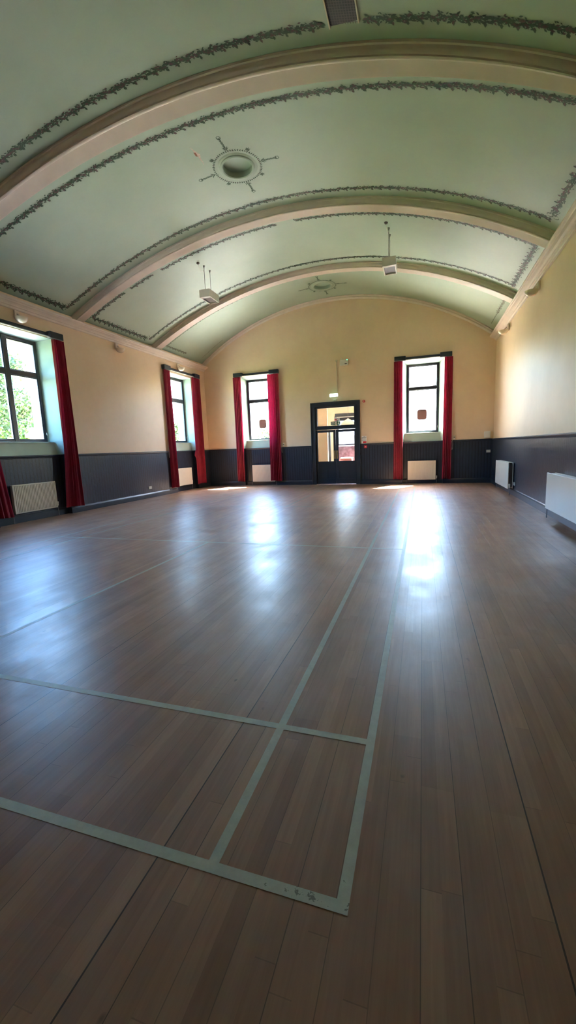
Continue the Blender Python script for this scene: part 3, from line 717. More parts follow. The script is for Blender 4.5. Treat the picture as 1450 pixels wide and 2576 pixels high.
# ------------------------------------------------------------------ radiators
def radiator(tf, u0, u1, z0, z1, d, label, ribbed=True, double=False, mat='rad', valve=1, group='panel radiators'):
    """front face at local depth d (negative = into the room)"""
    root = thing('radiator', label, 'radiator', group)
    m = MB(tf); t = 0.022
    if ribbed:
        n = int(round((u1 - u0) / 0.04)); L = []; w = (u1 - u0 - 0.03) / n
        pr = []
        for i in range(n):
            x = u0 + 0.015 + i * w; pr += [(x, 0), (x + w * 0.12, -0.008), (x + w * 0.55, -0.008), (x + w * 0.67, 0), (x + w * 0.95, 0)]
        for z in (z0 + 0.03, z1 - 0.03): L += [(x, d + q + 0.009, z) for x, q in pr]
        k2 = len(pr); m.add(L, [(i, i + 1, k2 + i + 1, k2 + i) for i in range(k2 - 1)])
        m.box(u0, u1, d + 0.0, d + t, z1 - 0.032, z1, 0.006); m.box(u0, u1, d + 0.0, d + t, z0, z0 + 0.032, 0.006)
        m.box(u0, u0 + 0.018, d, d + t, z0 + .03, z1 - .03); m.box(u1 - 0.018, u1, d, d + t, z0 + .03, z1 - .03)
    else:
        m.box(u0, u1, d, d + t, z0, z1, 0.009)
    m.build('front_panel', M[mat], root)
    if double:
        m = MB(tf); dd = d + 0.115
        m.box(u0 + 0.04, u1 - 0.04, dd, dd + 0.02, z0 + 0.015, z1 + 0.0, 0.006); m.build('back_panel', M[mat], root)
        m = MB(tf); n = int((u1 - u0 - 0.16) / 0.05); 
        for i in range(n): x = u0 + 0.08 + i * 0.05; m.box(x, x + 0.003, d + t, dd, z0 + 0.05, z1 - 0.05)
        m.tube([(u0 + 0.06, d + 0.06, z0 + 0.03), (u1 - 0.06, d + 0.06, z0 + 0.03)], 0.018, 8)
        m.build('convector_fins', M['pipe'], root)
        m = MB(tf); m.box(u0 + 0.18, u1 - 0.18, d + t + 0.005, dd - 0.005, z1 - 0.012, z1 + 0.002); m.build('top_grille', M[mat], root)
    else:
        m = MB(tf); m.box(u0 + 0.004, u1 - 0.004, d + t, d + 0.07, z1 - 0.014, z1 - 0.002, 0.003); m.build('top_grille', M[mat], root)
        for a in (u0, u1 - 0.004): m = MB(tf); m.box(a, a + 0.004, d + t, d + 0.07, z0 + 0.02, z1 - 0.02); m.build('side_panel', M[mat], root)
    m = MB(tf); vu = (u1 + 0.035) if valve > 0 else (u0 - 0.035)
    m.tube([(vu, d + 0.04, 0.0), (vu, d + 0.04, z0 + 0.055), ((u1 if valve > 0 else u0), d + 0.04, z0 + 0.06)], 0.009, 8); m.build('pipe', M['pipe'], root); m = MB(tf)
    vu2 = (u0 - 0.03) if valve > 0 else (u1 + 0.03)
    m.tube([(vu2, d + 0.04, 0.0), (vu2, d + 0.04, z0 + 0.035), ((u0 + 0.02) if valve > 0 else (u1 - 0.02), d + 0.04, z0 + 0.035)], 0.008, 8)
    m.build('pipe', M['pipe'], root)
    m = MB(tf); m.lathe([(0.001, 0.0), (0.014, 0.0), (0.018, 0.012), (0.02, 0.05), (0.024, 0.06), (0.022, 0.10), (0.001, 0.105)], (vu, d + 0.04, z0 + 0.04), 14); m.build('valve', M['white'], root)
    settle(root)
radiator(T_LEFT, 6.79, 7.93, 0.215, 0.865, 0.015, 'cream ribbed radiator under the wide left wall window')
radiator(T_LEFT, 13.28, 14.36, 0.21, 0.86, 0.015, 'cream smooth fronted radiator under the far left wall window', False)
radiator(T_END, -6.66, -5.68, 0.14, 0.825, 0.015, 'cream ribbed radiator under the end window left of the doors, half behind a curtain')
radiator(T_END, -0.50, 0.465, 0.13, 0.82, 0.015, 'cream ribbed radiator under the end window right of the doors')
radiator(T_RIGHT, 12.06, 14.02, 0.16, 0.85, -0.165, 'pale smooth double panel radiator on the right wall by the corner', False, True, 'rad', -1)
radiator(T_RIGHT, 6.55, 8.52, 0.18, 0.83, -0.165, 'white smooth double panel radiator on the right wall, cut by the photo edge', False, True, 'radw', 1)
for y_ in (8.40, 12.06 + 1.85):    # floor feet of the two heavy radiators
    pass

# ------------------------------------------------------------------ doors
def doors():
    root = thing('door_1', 'dark slate double doors with glazed upper halves and transom light', 'door', kind='structure')
    x0, x1, zt = -4.105, -2.215, 3.12
    m = MB(T_END)
    for a, b in ((x0, x0 + 0.17), (x1 - 0.17, x1)):
        m.box(a, b, -0.035, -0.001, 0, zt - 0.17, 0.005)
        o_ = a if a == x0 else b - 0.035; m.box(o_, o_ + 0.035, -0.06, -0.03, 0, zt, 0.006)
        i_ = b - 0.02 if a == x0 else a; m.box(i_, i_ + 0.02, -0.045, -0.03, 0, zt - 0.15, 0.004)
    m.box(x0, x1, -0.035, -0.001, zt - 0.17, zt, 0.005); m.box(x0, x1, -0.062, -0.03, zt - 0.035, zt + 0.0, 0.006); m.box(x0 + .15, x1 - .15, -0.045, -0.03, zt - 0.17, zt - 0.15, 0.004)
    m.build('architrave', M['slate'], root)
    fx0, fx1 = -3.945, -2.355
    m = MB(T_END)
    for a, b in ((-4.0, -3.86), (-2.44, -2.32)): m.box(a, b, 0.0, 0.12, 2.09, 2.99, 0.004)
    for a, b in ((-4.0, fx0), (fx1, -2.32)): m.box(a, b, 0.0, 0.12, 0, 2.09, 0.004)
    m.box(-3.86, -2.44, 0.0, 0.12, 2.10, 2.24, 0.006); m.box(-3.86, -2.44, 0.0, 0.12, 2.905, 2.99, 0.004)
    m.box(fx0, fx1, -0.02, 0.03, 2.095, 2.125, 0.004)
    m.build('door_frame', M['slate'], root)
    g = MB(T_END); g.box(-3.87, -2.43, 0.05, 0.056, 2.23, 2.915); g.build('transom_glass', M['glass'], root)
    mid = -3.155
    for a, b, ga, gb, s_ in ((fx0 + 0.004, mid - 0.003, -3.865, -3.235, 1), (mid + 0.003, fx1 - 0.004, -3.062, -2.43, -1)):
        l = MB(T_END); z1 = 2.085; gz0, gz1 = 0.88, 2.005; d0, d1 = 0.03, 0.075
        l.box(a, ga, d0, d1, 0.012, z1); l.box(gb, b, d0, d1, 0.012, z1); l.box(ga, gb, d0, d1, gz1, z1); l.box(ga, gb, d0, d1, 0.80, gz0)
        l.box(ga, gb, d0, d1, 0.012, 0.22); l.box(ga, gb, d0 + 0.014, d1 - 0.014, 0.22, 0.80)
        c = (ga + gb) / 2; l.box(c - 0.045, c + 0.045, d0, d1, 0.22, 0.80)
        lf = l.build('door_leaf', M['slate'], root)
        bb = MB(T_END)
        for q in ((ga, ga + .012, gz0, gz1), (gb - .012, gb, gz0, gz1), (ga, gb, gz1 - .012, gz1), (ga, gb, gz0, gz0 + .012)): bb.box(q[0], q[1], d0 - 0.006, d0 + .01, q[2], q[3])
        bb.build('glazing_bead', M['slate'], lf)
        g = MB(T_END); g.box(ga, gb, 0.05, 0.056, gz0, gz1); g.build('glass_pane', M['glass'], lf)
        h = MB(T_END); hx = (mid - 0.045) if s_ > 0 else (mid + 0.045)
        h.box(hx - 0.022, hx + 0.022, d0 - 0.004, d0, 0.98, 1.30, 0.002); h.tube([(hx, d0, 1.03), (hx, d0 - 0.045, 1.06), (hx, d0 - 0.05, 1.14), (hx, d0 - 0.045, 1.22), (hx, d0, 1.25)], 0.009, 8)
        h.build('pull_handle', M['brass'], lf)
    settle(root)
doors()

# signs stuck to the transom glass
def text_obj(s_, size, loc_fn, mat, name, parent):
    cu = bpy.data.curves.new(name, 'FONT'); cu.body = s_; cu.size = size; cu.extrude = 0.0008; cu.align_x = 'CENTER'; cu.align_y = 'CENTER'; cu.space_character = 1.05
    tmp = bpy.data.objects.new(name, cu); COL.objects.link(tmp); bpy.context.view_layer.update()
    me = bpy.data.meshes.new_from_object(tmp.evaluated_get(bpy.context.evaluated_depsgraph_get())); COL.objects.unlink(tmp); bpy.data.objects.remove(tmp)
    for v in me.vertices: v.co = Vector(loc_fn(v.co))
    me.materials.clear(); me.materials.append(mat)
    o = bpy.data.objects.new(name, me); COL.objects.link(o); o.parent = parent; return o
root = thing('fire_exit_sign', 'dark green fire exit sign with running figure and down arrow on the transom glass', 'sign')
sx0, sx1, sz0, sz1 = -3.335, -2.975, 2.255, 2.392; sd = 0.035
m = MB(T_END); m.box(sx0, sx1, sd, sd + 0.006, sz0, sz1); m.build('sign_plate', M['signgreen'], root)
text_obj('FIRE', 0.068, lambda c: T_END((sx0 + 0.085 + c.x, sd - 0.001 - c.z, sz0 + 0.098 + c.y)), M['signwhite'], 'lettering', root)
text_obj('EXIT', 0.068, lambda c: T_END((sx0 + 0.085 + c.x, sd - 0.001 - c.z, sz0 + 0.04 + c.y)), M['signwhite'], 'lettering', root)
m = MB(T_END); m.box(sx0 + 0.172, sx0 + 0.232, sd - 0.002, sd, sz0 + 0.012, sz1 - 0.012); m.build('pictogram_panel', M['signwhite'], root)
m = MB(T_END); q = sx0 + 0.2
m.tube([(q + 0.012, sd - 0.003, sz0 + 0.107), (q + 0.012, sd - 0.004, sz0 + 0.107)], 0.009, 10); m.tube([(q + 0.006, sd - 0.003, sz0 + 0.095), (q - 0.002, sd - 0.003, sz0 + 0.06), (q - 0.016, sd - 0.003, sz0 + 0.025)], 0.005, 6)
m.tube([(q - 0.002, sd - 0.003, sz0 + 0.06), (q + 0.014, sd - 0.003, sz0 + 0.045), (q + 0.014, sd - 0.003, sz0 + 0.02)], 0.005, 6); m.tube([(q - 0.018, sd - 0.003, sz0 + 0.075), (q + 0.004, sd - 0.003, sz0 + 0.09), (q + 0.022, sd - 0.003, sz0 + 0.072)], 0.004, 6)
m.build('running_figure', M['signgreen'], root)
m = MB(T_END); ax = sx1 - 0.055; y_ = sd - 0.002
m.add([(ax - 0.014, y_, sz1 - 0.015), (ax + 0.014, y_, sz1 - 0.015), (ax + 0.014, y_, sz0 + 0.07), (ax - 0.014, y_, sz0 + 0.07)], [(0, 1, 2, 3)])
m.add([(ax - 0.042, y_, sz0 + 0.07), (ax + 0.042, y_, sz0 + 0.07), (ax, y_, sz0 + 0.018)], [(0, 1, 2)]); m.build('down_arrow', M['signwhite'], root)
settle(root)
root = thing('fire_notice', 'small white notice with red square above the fire exit sign', 'sign')
m = MB(T_END); m.box(-3.195, -3.105, 0.036, 0.041, 2.40, 2.56); m.build('sign_plate', M['signwhite'], root)
m = MB(T_END); m.box(-3.187, -3.113, 0.033, 0.036, 2.41, 2.485); m.build('red_square', M['red'], root); 
m = MB(T_END); m.add([(-3.165, 0.032, 2.425), (-3.135, 0.032, 2.425), (-3.15, 0.032, 2.465)], [(0, 1, 2)]); m.build('white_symbol', M['signwhite'], root); settle(root)
root = thing('door_notice', 'small white notice with dark print right of the red square notice', 'sign')
m = MB(T_END); m.box(-3.085, -2.985, 0.036, 0.041, 2.43, 2.50); m.build('sign_plate', M['signwhite'], root)
for j in range(2): m = MB(T_END); m.box(-3.075, -3.0, 0.034, 0.036, 2.44 + j * 0.022, 2.453 + j * 0.022); m.build('print_line', M['text'], root); settle(root)

# exit luminaire over the doors
root = thing('exit_light', 'lit pale green emergency exit light fixed above the doors', 'light')
m = MB(T_END); m.box(-3.34, -3.01, -0.07, -0.04, 3.29, 3.41, 0.008); m.build('housing', M['white'], root)
m = MB(T_END); m.box(-3.335, -3.015, -0.115, -0.07, 3.285, 3.405, 0.03); m.build('diffuser', M['exitglow'], root)
m = MB(T_END); m.box(-3.22, -3.08, -0.05, -0.002, 3.135, 3.20, 0.008); m.tube([(-3.24, -0.03, 3.28), (-3.2, -0.03, 3.2)], 0.004, 6); m.tube([(-3.07, -0.03, 3.28), (-3.1, -0.03, 3.2)], 0.004, 6); m.tube([(-3.17, -0.055, 3.165), (-3.13, -0.055, 3.165)], 0.022, 10); m.build('sensor', M['cream'], root)
m = MB(T_END); m.box(-3.20, -3.10, -0.04, -0.001, 3.31, 3.39); m.build('bracket', M['white'], root)
settle(root)
root = thing('wall_conduit', 'thin cream conduit running down the end wall to the exit light', 'conduit')
m = MB(T_END); m.tube([(-3.06, -0.014, 4.55), (-3.055, -0.014, 3.42)], 0.012, 8); m.build('tube', M['cream'], root)
m = MB(T_END); m.lathe([(0.001, -0.03), (0.035, -0.03), (0.04, -0.02), (0.04, -0.001)], (-3.06, 0, 4.585), 16, 'y'); m.build('junction_box', M['cream'], root); settle(root)
root = thing('emergency_light_box', 'white emergency lighting box with green indicator high on the end wall', 'box')
m = MB(T_END); m.box(-2.92, -2.62, -0.10, -0.001, 4.385, 4.585, 0.008); m.build('housing', M['white'], root)
m = MB(T_END); m.tube([(-2.65, -0.101, 4.57), (-2.65, -0.106, 4.57)], 0.012, 10); m.build('indicator', M['led'], root)
m = MB(T_END); m.box(-2.74, -2.66, -0.104, -0.10, 4.42, 4.445); m.build('label_plate', M['text'], root)
m = MB(T_END)
for x_ in (-2.86, -2.70): m = MB(T_END); m.tube([(x_, -0.05, 4.585), (x_, -0.05, 4.60), (x_, -0.10, 4.62)], 0.018, 10); m.build('lamp_stub', M['white'], root); settle(root)
root = thing('alarm_beacon', 'small red alarm beacon on the end wall above the right door jamb', 'alarm')
m = MB(T_END); m.lathe([(0.001, -0.09), (0.035, -0.088), (0.045, -0.07), (0.048, -0.03), (0.05, -0.03), (0.05, -0.001)], (-2.07, 0, 3.055), 20, 'y'); m.build('sounder', M['red'], root)
m = MB(T_END); m.lathe([(0.001, -0.10), (0.02, -0.097), (0.028, -0.086)], (-2.07, 0, 3.055), 16, 'y'); m.build('lens', M['pink'], root); settle(root)
root = thing('fire_call_point', 'small red fire call point below the notice right of the doors', 'call point')
m = MB(T_END); m.box(-2.075, -1.965, -0.055, -0.013, 1.345, 1.455, 0.01); m.build('housing', M['red'], root)
m = MB(T_END); m.box(-2.045, -1.99, -0.059, -0.055, 1.375, 1.42, 0.002); m.build('press_window', M['pink'], root); settle(root)
root = thing('fire_action_notice', 'white printed notice with red panel on the wall right of the doors', 'sign')
nx0, nx1, nz0, nz1 = -2.165, -1.975, 1.518, 1.79
m = MB(T_END); m.box(nx0, nx1, -0.042, -0.036, nz0, nz1); m.build('sign_plate', M['signwhite'], root)
m = MB(T_END); m.box(nx0 + 0.01, nx1 - 0.01, -0.044, -0.042, nz1 - 0.045, nz1 - 0.03)
m.add([(-2.085, -0.0445, nz1 - 0.03), (-2.06, -0.0445, nz1 - 0.03), (-2.065, -0.0445, nz1 - 0.004)], [(0, 1, 2)]); m.build('header_print', M['text'], root)
for j in range(3):
    m = MB(T_END); zz = nz1 - 0.075 - j * 0.04; m.box(nx0 + 0.012, nx0 + 0.034, -0.044, -0.042, zz - 0.018, zz); m.build('line_number', M['text'], root); m = MB(T_END)
    for c_ in range(6): m.box(nx0 + 0.055 + c_ * 0.018, nx0 + 0.068 + c_ * 0.018, -0.044, -0.042, zz - 0.014 + (c_ % 2) * 0.002, zz - 0.002)
    m.build('print_line', M['text'], root)
m = MB(T_END); m.box(nx0 + 0.055, nx1 - 0.012, -0.044, -0.042, nz0 + 0.02, nz0 + 0.085); m.build('red_panel', M['red'], root); settle(root)
m = MB(T_END); m.box(-2.11, -2.03, -0.036, -0.001, 1.56, 1.75); tag(m.build('notice_backing', M['cream']), 'small cream backing block behind the printed notice', 'block')
def wallbox(tf, u_, z_, label):
    root = thing('thermostat', label, 'thermostat', 'cream wall controls beside the end windows')
    m = MB(tf); m.box(u_ - 0.045, u_ + 0.045, -0.05, -0.001, z_ - 0.08, z_ + 0.08, 0.008); m.build('housing', M['cream'], root)
    m = MB(tf); m.box(u_ - 0.022, u_ + 0.026, -0.053, -0.05, z_ + 0.0, z_ + 0.022); m.build('display_slot', M['text'], root)
    m = MB(tf); m.box(u_ - 0.022, u_ + 0.024, -0.053, -0.05, z_ - 0.055, z_ - 0.02, 0.001); m.build('dial_plate', M['white'], root); settle(root)
wallbox(T_END, -5.245, 1.60, 'cream thermostat box right of the end window that is left of the doors')
wallbox(T_END, 1.06, 1.60, 'cream thermostat box right of the end window that is right of the doors')
# box resting on the rail in the corner
root = thing('wall_speaker', 'small white cube shaped box on the rail in the right corner', 'box')
m = MB(T_END); m.box(2.01, 2.20, -0.16, -0.001, 1.535, 1.765, 0.018); m.build('housing', M['white'], root)
m = MB(T_END); m.box(2.03, 2.18, -0.164, -0.158, 1.555, 1.745, 0.002); m.build('front_grille', M['white'], root); settle(root)
def socket(tf, u_, z_, w, label):
    root = thing('wall_socket', label, 'socket', 'white sockets on the boarding')
    m = MB(tf); m.box(u_ - w / 2, u_ + w / 2, -0.035, -0.012, z_ - 0.045, z_ + 0.045, 0.004); m.build('face_plate', M['white'], root)
    for q in ((-0.25, 0.25) if w > 0.1 else (0,)): m = MB(tf); m.box(u_ + q * w - 0.006, u_ + q * w + 0.006, -0.038, -0.035, z_ + 0.008, z_ + 0.026, 0.001); m.build('switch', M['cream'], root); settle(root)
socket(T_END, 2.165, 1.09, 0.13, 'white double socket on the end wall boarding by the right corner')
socket(T_RIGHT, 11.98, 0.31, 0.12, 'white socket low on the right wall beyond the near radiator')
socket(T_LEFT, 11.60, 0.335, 0.15, 'white socket low on the left wall between the two windows')
socket(T_END, -6.93, 0.42, 0.12, 'small socket beside the ribbed radiator left of the doors') if False else None

# ------------------------------------------------------------------ wall lights under the cornice
def walllamp(tf, u_, label):
    root = thing('wall_light', label, 'wall light', 'opal bowl wall lights under the cornices')
    m = MB(tf); m.box(u_ - 0.06, u_ + 0.06, -0.05, -0.001, 4.50, 4.68, 0.012); m.tube([(u_, -0.05, 4.60), (u_, -0.10, 4.57), (u_, -0.13, 4.52)], 0.018, 10); m.build('wall_bracket', M['plaster'], root)
    m = MB(tf); L = []; n = 24; pr = [(0.001, -0.115), (0.045, -0.11), (0.09, -0.088), (0.118, -0.047), (0.13, 0.0), (0.123, 0.0), (0.111, -0.044), (0.083, -0.08), (0.001, -0.10)]
    m.lathe(pr, (u_, -0.15, 4.52), 28); m.build('bowl_shade', M['bowl'], root, True)
    m = MB(tf); m.tube([(u_, -0.14, 4.47), (u_, -0.15, 4.53)], 0.02, 10); m.build('lamp_holder', M['white'], root); settle(root)
walllamp(T_LEFT, 7.42, 'opal bowl wall light above the wide left wall window')
walllamp(T_LEFT, 10.60, 'opal bowl wall light on the left wall between the windows')
walllamp(T_LEFT, 13.85, 'opal bowl wall light above the far left wall window')
walllamp(T_RIGHT, 10.45, 'opal bowl wall light on the right wall, nearer of the two')
walllamp(T_RIGHT, 13.70, 'opal bowl wall light on the right wall near the end wall corner')

# ------------------------------------------------------------------ hanging box lights
def hangbox(xc, y0, y1, label, rx):
    root = thing('hanging_box_light', label, 'ceiling light', 'white box lights hung from the ceiling on two rods')
    x0, x1, z0, z1 = xc - 0.155, xc + 0.155, 5.615, 5.81; t = 0.028; yb = y0 + 0.10
    m = MB(); m.box(x0, x1, y0, y1, z0 + 0.05, z1); m.box(x0, x1, y0, yb, z0, z0 + 0.05); m.box(x0, x1, y1 - t, y1, z0, z0 + 0.05); m.box(x0, x0 + t, yb, y1 - t, z0, z0 + .05); m.box(x1 - t, x1, yb, y1 - t, z0, z0 + .05)
    m.build('housing', M['white'], root)
    m = MB(); m.box(x0 + t, x1 - t, yb, y1 - t, z0 + 0.03, z0 + 0.05); m.build('louvre', M['grey'], root)
    for yy in (y0 + 0.12, y1 - 0.12):
        zt = vz(rx); m = MB(); m.tube([(rx, yy, z1), (rx, yy, zt - 0.0)], 0.0065, 8); m.build('rod', M['metal'], root)
        m = MB(); m.lathe([(0.008, -0.07), (0.012, -0.05), (0.024, -0.012), (0.03, 0.0), (0.001, 0.0)], (rx, yy, zt), 16); m.build('ceiling_cup', M['metal'], root)
    zt = vz(rx - 0.04); m = MB(); m.lathe([(0.001, -0.035), (0.03, -0.033), (0.045, -0.01), (0.045, 0.0)], (rx - 0.04, y0 - 0.13, zt), 18); m.build('cable_rose', M['grey'], root)
    zt -= 0.03; m = MB(); m.tube([(rx - 0.04, y0 - 0.13, zt), (rx - 0.035, y0 - 0.10, zt - 0.09), (rx - 0.02, y0 - 0.03, zt - 0.15), (rx - 0.008, y0 + 0.08, zt - 0.12), (rx, y0 + 0.115, zt - 0.04)], 0.004, 6); m.build('cable', M['white'], root)
    settle(root)
hangbox(-5.695, 10.80, 11.37, 'white box light hanging over the left half of the hall', -5.72)
hangbox(-0.79, 10.80, 11.37, 'white box light hanging over the right half of the hall', -0.805)

# ------------------------------------------------------------------ court markings
root = thing('court_marking', 'worn pale green badminton court lines painted on the wooden floor', 'court marking')
cx, cy, w = -0.205, 1.057, 0.04; CZ = 0.0012
def cl(x0, x1, y0, y1): m = MB(); m.quad((x0, y0, CZ), (x1, y0, CZ), (x1, y1, CZ), (x0, y1, CZ)); m.build('painted_line', M['line'], root)
ytop = cy + 13.4
cl(cx - 6.10, cx, cy, cy + w); cl(cx - 6.10, cx, ytop - w, ytop)
for xo in (0.0, 0.46, 5.60, 6.06): cl(cx - xo - w, cx - xo, cy + w, ytop - w)
for a, b in ((0.76, 0.80), (12.60, 12.64), (4.68, 4.72), (8.68, 8.72)):
    p = [0.0 + w, 0.46, 0.46 + w, 5.60, 5.60 + w, 6.06]
    for i in (0, 2, 4): cl(cx - p[i + 1], cx - p[i], cy + a, cy + b)
cl(cx - 3.07, cx - 3.03, cy + 0.80, cy + 4.68); cl(cx - 3.07, cx - 3.03, cy + 8.72, cy + 12.60); cl(cx - 3.07, cx - 3.03, cy + w, cy + 0.76)
settle(root)

# ------------------------------------------------------------------ vestibule behind the doors
vy0, vy1 = YE + 0.63, YE + 3.35; vx0, vx1 = -4.9, -1.2
mb = MB()
mb.quad((vx0, vy0, 0), (vx0, vy1, 0), (vx0, vy1, 3.5), (vx0, vy0, 3.5)); mb.quad((vx1, vy0, 0), (vx1, vy1, 0), (vx1, vy1, 3.5), (vx1, vy0, 3.5)); mb.quad((vx0, vy0, 3.5), (vx1, vy0, 3.5), (vx1, vy1, 3.5), (vx0, vy1, 3.5))
# short return wall at the left and the far wall with its window opening
rx_ = -3.86; mb.box(vx0, rx_, 17.6, 17.7, 0, 3.5)
wx0, wx1, wz0, wz1 = -3.72, -2.2, 1.50, 2.72
for q in ((vx0, wx0, 0, 3.5), (wx1, vx1, 0, 3.5)): mb.quad((q[0], vy1, q[2]), (q[1], vy1, q[2]), (q[1], vy1, q[3]), (q[0], vy1, q[3]))
mb.quad((wx0, vy1, 0), (wx1, vy1, 0), (wx1, vy1, wz0), (wx0, vy1, wz0)); mb.quad((wx0, vy1, wz1), (wx1, vy1, wz1), (wx1, vy1, 3.5), (wx0, vy1, 3.5))
tag(mb.build('wall_vestibule', M['vestwall']), 'cream vestibule walls seen through the door glass', 'wall', kind='structure')
mb = MB(); mb.box(vx0, vx1, YE + 0.6, vy1, -0.1, 0.0); mb.build('floor_vestibule', M['floor'])['kind'] = 'structure'
root = thing('window_5', 'bright vestibule window under a dark pelmet board', 'window', kind='structure')
m = MB(); m.box(wx0, wx0 + 0.05, vy1, vy1 + 0.05, wz0, wz1); m.box(wx1 - 0.05, wx1, vy1, vy1 + 0.05, wz0, wz1); m.box(wx0, wx1, vy1, vy1 + .05, wz0, wz0 + .05); m.box(wx0, wx1, vy1, vy1 + .05, wz1 - .05, wz1); m.build('frame', M['frame'], root)
m = MB(); m.box(wx0 + .05, wx1 - .05, vy1 + .02, vy1 + .026, wz0 + .05, wz1 - .05); m.build('glass_pane', M['glass'], root)
m = MB(); m.box(wx0 - 0.1, wx1 + 0.1, vy1 - 0.05, vy1, 2.60, 2.93); m.build('pelmet_board', M['slate'], root); m = MB(); m.box(wx0 - .08, wx1 + .1, vy1 - .08, vy1 - .05, 2.745, 2.78); m.build('curtain_track', M['white'], root)
settle(root)
mb = MB(); mb.box(wx0 + 0.05, wx1, vy1 - 0.30, vy1 - 0.02, 0.0, 1.46, 0.01); tag(mb.build('storage_cabinet', M['wood']), 'dark purplish grey panelled unit under the vestibule window', 'cabinet')
mb = MB(); mb.box(-3.45, -2.92, 18.0, 18.45, 0.0, 0.93, 0.03); mb.box(-3.47, -2.90, 18.4, 18.47, 0.9, 0.96, 0.01)
tag(mb.build('red_bench_box', M['pink']), 'salmon red box standing beyond the right door glass', 'box')
mb = MB(); mb.box(-3.95, -3.86, 18.2, 18.26, 0.0, 2.1); tag(mb.build('dark_post', M['slate']), 'narrow dark upright seen through the left door glass', 'post')
root = thing('notice_board', 'white framed notice on the vestibule wall seen through the left door glass', 'notice board')
m = MB(); m.box(-4.22, -4.0, 18.48, 18.5, 1.28, 1.93); m.build('frame', M['grey'], root); m = MB(); m.box(-4.20, -4.02, 18.47, 18.48, 1.30, 1.91); m.build('sheet', M['signwhite'], root); settle(root)
mb = MB(); mb.quad((vx0, 18.5, 0), (-3.98, 18.5, 0), (-3.98, 18.5, 3.5), (vx0, 18.5, 3.5)); tag(mb.build('wall_return', M['vestwall']), 'pale return wall of the vestibule', 'wall', kind='structure')
root = thing('pendant_lamp', 'white dome pendant lamp hanging in the vestibule', 'pendant lamp')
m = MB(); m.lathe([(0.03, 0.32), (0.05, 0.28), (0.12, 0.25), (0.22, 0.19), (0.30, 0.10), (0.34, 0.0), (0.33, 0.0), (0.28, 0.10), (0.2, 0.17), (0.03, 0.26)], (-3.02, 17.9, 2.30), 32); m.build('lamp_shade', M['dome'], root, True)
m = MB(); m.tube([(-3.02, 17.9, 2.6), (-3.02, 17.9, 3.5)], 0.006, 6); m.build('cord', M['metal'], root); settle(root)

# ------------------------------------------------------------------ outside
mb = MB(); mb.quad((-60, -40, -0.35), (60, -40, -0.35), (60, 90, -0.35), (-60, 90, -0.35)); tag(mb.build('ground_outside', M['ground']), 'pale sunlit ground outside the windows', 'ground', kind='structure')
mb = MB(); mb.add([(-13.5, -20, -0.35), (-15.5, -20, 1.7), (-60, -20, 2.2), (-13.5, 60, -0.35), (-15.5, 60, 1.7), (-60, 60, 2.2)], [(0, 1, 4, 3), (1, 2, 5, 4)]); tag(mb.build('grass_bank', M['grass']), 'raised grass bank outside the left windows', 'bank', kind='structure')
def tree(x, y, z, h, rad, n, label, mat='leaf', seed=0, leafsize=0.16):
    rnd = random.Random(seed); root = thing('tree', label, 'tree', 'leafy trees outside the windows')
    m = MB(); m.tube([(x, y, z), (x + 0.05, y, z + h * 0.3), (x - 0.05, y + 0.05, z + h * 0.65)], [0.16, 0.12, 0.05], 10)
    for i in range(6):
        t = rnd.uniform(0, 6.28); m.tube([(x, y, z + h * rnd.uniform(.2, .5)), (x + math.cos(t) * rad * .5, y + math.sin(t) * rad * .5, z + h * rnd.uniform(.5, .8))], [0.05, 0.02], 6)
    m.build('trunk', M['bark'], root)
    m = MB()
    cl_ = [(rnd.gauss(0, .45), rnd.gauss(0, .45), rnd.uniform(0.1, 1)) for _ in range(26)]
    for i in range(n):
        c = rnd.choice(cl_); s_ = 0.33 * (1.15 - c[2] * 0.4)
        p = Vector((x + (c[0] * (1.1 - .5 * c[2]) + rnd.gauss(0, s_)) * rad * .7, y + (c[1] * (1.1 - .5 * c[2]) + rnd.gauss(0, s_)) * rad * .7, z + h * (0.12 + 0.86 * c[2]) + rnd.gauss(0, 0.09) * h * .5))
        if p.z > z + h: p.z = z + h - rnd.random() * .4
        if p.z < z: p.z = z + rnd.random() * h * .3
        a = Vector((rnd.gauss(0, 1), rnd.gauss(0, 1), rnd.gauss(0, 1))).normalized(); b = a.orthogonal().normalized(); l = leafsize * rnd.uniform(.6, 1.3)
        m.cur = int(rnd.random() < 0.35); m.add([p, p + a * l * .5 + b * l * .28, p + a * l, p + a * l * .5 - b * l * .28], [(0, 1, 2, 3)])
    m.build('foliage', [M['leaf'], M['leafl']] if mat == 'leaf' else [M['leafl'], M['leaf']], root)
    settle(root)
tree(-17.8, 12.9, 1.75, 4.3, 2.0, 20000, 'leafy green tree filling the lower left pane of the wide window', seed=1)
tree(-21.5, 17.6, 1.8, 3.4, 1.7, 14000, 'lighter leafy tree behind the gravestones outside the wide window', 'leafl', seed=2)
tree(-27.5, 12.0, 1.9, 5.6, 2.0, 8000, 'tall leafy tree at the left outside the wide window', seed=3)
tree(-15.5, 24.5, 1.7, 1.7, 1.4, 5000, 'low yellow green shrub outside the far left window', 'leafl', seed=4)
tree(-10.0, 27.0, -0.35, 3.1, 1.8, 5000, 'leafy shrub outside the end window left of the doors', 'leafl', seed=5)
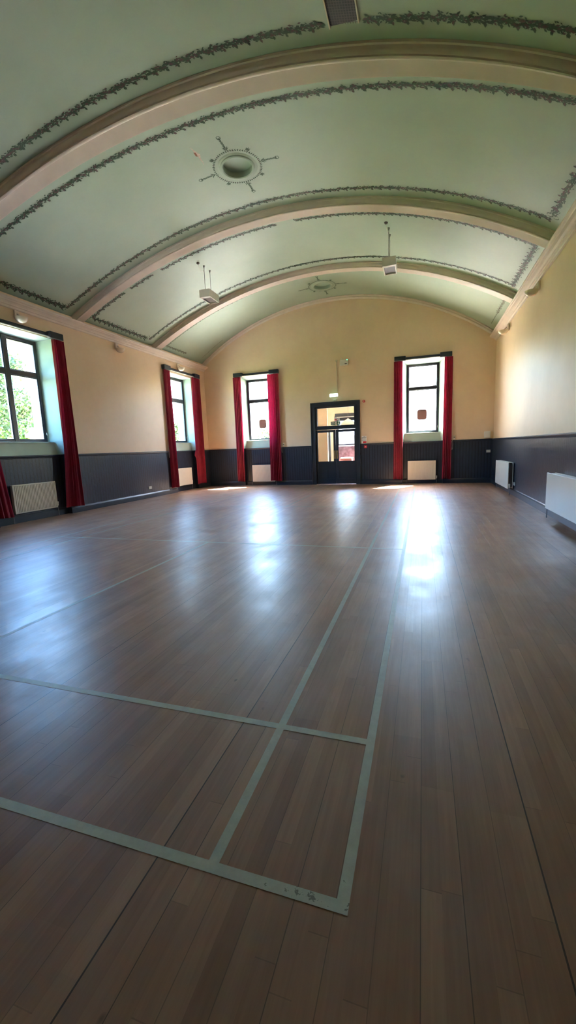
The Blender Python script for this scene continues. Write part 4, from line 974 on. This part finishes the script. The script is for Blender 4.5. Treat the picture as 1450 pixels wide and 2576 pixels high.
# gravestones
mb = MB(T := IDT); px_, py_, pz_ = -16.0, 13.85, 1.70
mb.box(px_ - 0.07, px_ + 0.07, py_ - 0.09, py_ + 0.09, pz_, pz_ + 1.05, 0.01); mb.box(px_ - 0.065, px_ + 0.065, py_ - 0.30, py_ + 0.30, pz_ + 0.62, pz_ + 0.80, 0.01); mb.box(px_ - 0.2, px_ + 0.2, py_ - 0.28, py_ + 0.28, pz_ - 0.1, pz_ + 0.16, 0.02)
tag(mb.build('cross_gravestone', M['stone']), 'stone cross gravestone outside the wide window', 'gravestone')
mb = MB(); L = []; n = 14
for dx in (-0.08, 0.08):
    for i in range(n + 1):
        t = math.pi * i / n; L.append((-15.6 + dx, 13.15 + 0.42 * math.cos(t), 1.66 + 0.42 * math.sin(t) * 1.0 + 0.05))
mb.add(L, [tuple(range(n + 1)), tuple(range(n + 1, 2 * n + 2))] + [(i, i + 1, n + 2 + i, n + 1 + i) for i in range(n)] + [(0, n, 2 * n + 1, n + 1)]); tag(mb.build('round_gravestone', M['stone']), 'low round topped gravestone beside the stone cross', 'gravestone')
def house(x0, x1, y0, y1, eave, ridge, label, z=-0.35, axis='y'):
    root = thing('house', label, 'house')
    xm = (x0 + x1) / 2
    m = MB(); m.add([(x0, y0, z), (x1, y0, z), (x1, y0, eave), (xm, y0, ridge), (x0, y0, eave), (x0, y1, z), (x1, y1, z), (x1, y1, eave), (xm, y1, ridge), (x0, y1, eave)], [(0, 1, 2, 3, 4), (5, 6, 7, 8, 9), (0, 1, 6, 5), (1, 2, 7, 6), (0, 4, 9, 5)]); m.build('walls', M['render'], root)
    m = MB(); o = 0.35; sl = (ridge - eave) / (xm - x0)
    for s_ in (-1, 1):
        e = x0 - o if s_ < 0 else x1 + o; ez = eave - o * sl
        m.add([(e, y0 - o, ez), (xm, y0 - o, ridge), (xm, y1 + o, ridge), (e, y1 + o, ez), (e, y0 - o, ez + .14), (xm, y0 - o, ridge + .14), (xm, y1 + o, ridge + .14), (e, y1 + o, ez + .14)], [(0, 1, 2, 3), (4, 5, 6, 7), (0, 1, 5, 4), (0, 3, 7, 4), (2, 3, 7, 6), (1, 2, 6, 5)])
    m.build('roof', M['slateroof'], root)
    for k3, (wa, wb, za, zb) in enumerate(((x0 + 1.0, x0 + 1.9, 1.0, 2.2), (x1 - 1.9, x1 - 1.0, 1.0, 2.2))):
        m = MB(); m.box(wa, wb, y0 - 0.03, y0 + 0.02, za, zb); m.build('house_window', M['frame'], root)
    settle(root)
house(-6.2, 1.0, 30.0, 38.0, 3.2, 7.4, 'pale gabled house outside the end window right of the doors')
house(-34, -26, 24.0, 30.0, 6.0, 9.5, 'distant gabled house behind the trees outside the wide window')
mb = MB(); mb.box(-2.5, 2.5, 26.0, 26.3, -0.35, 1.9); tag(mb.build('garden_wall', M['stone']), 'low stone garden wall outside the end window right of the doors', 'wall')
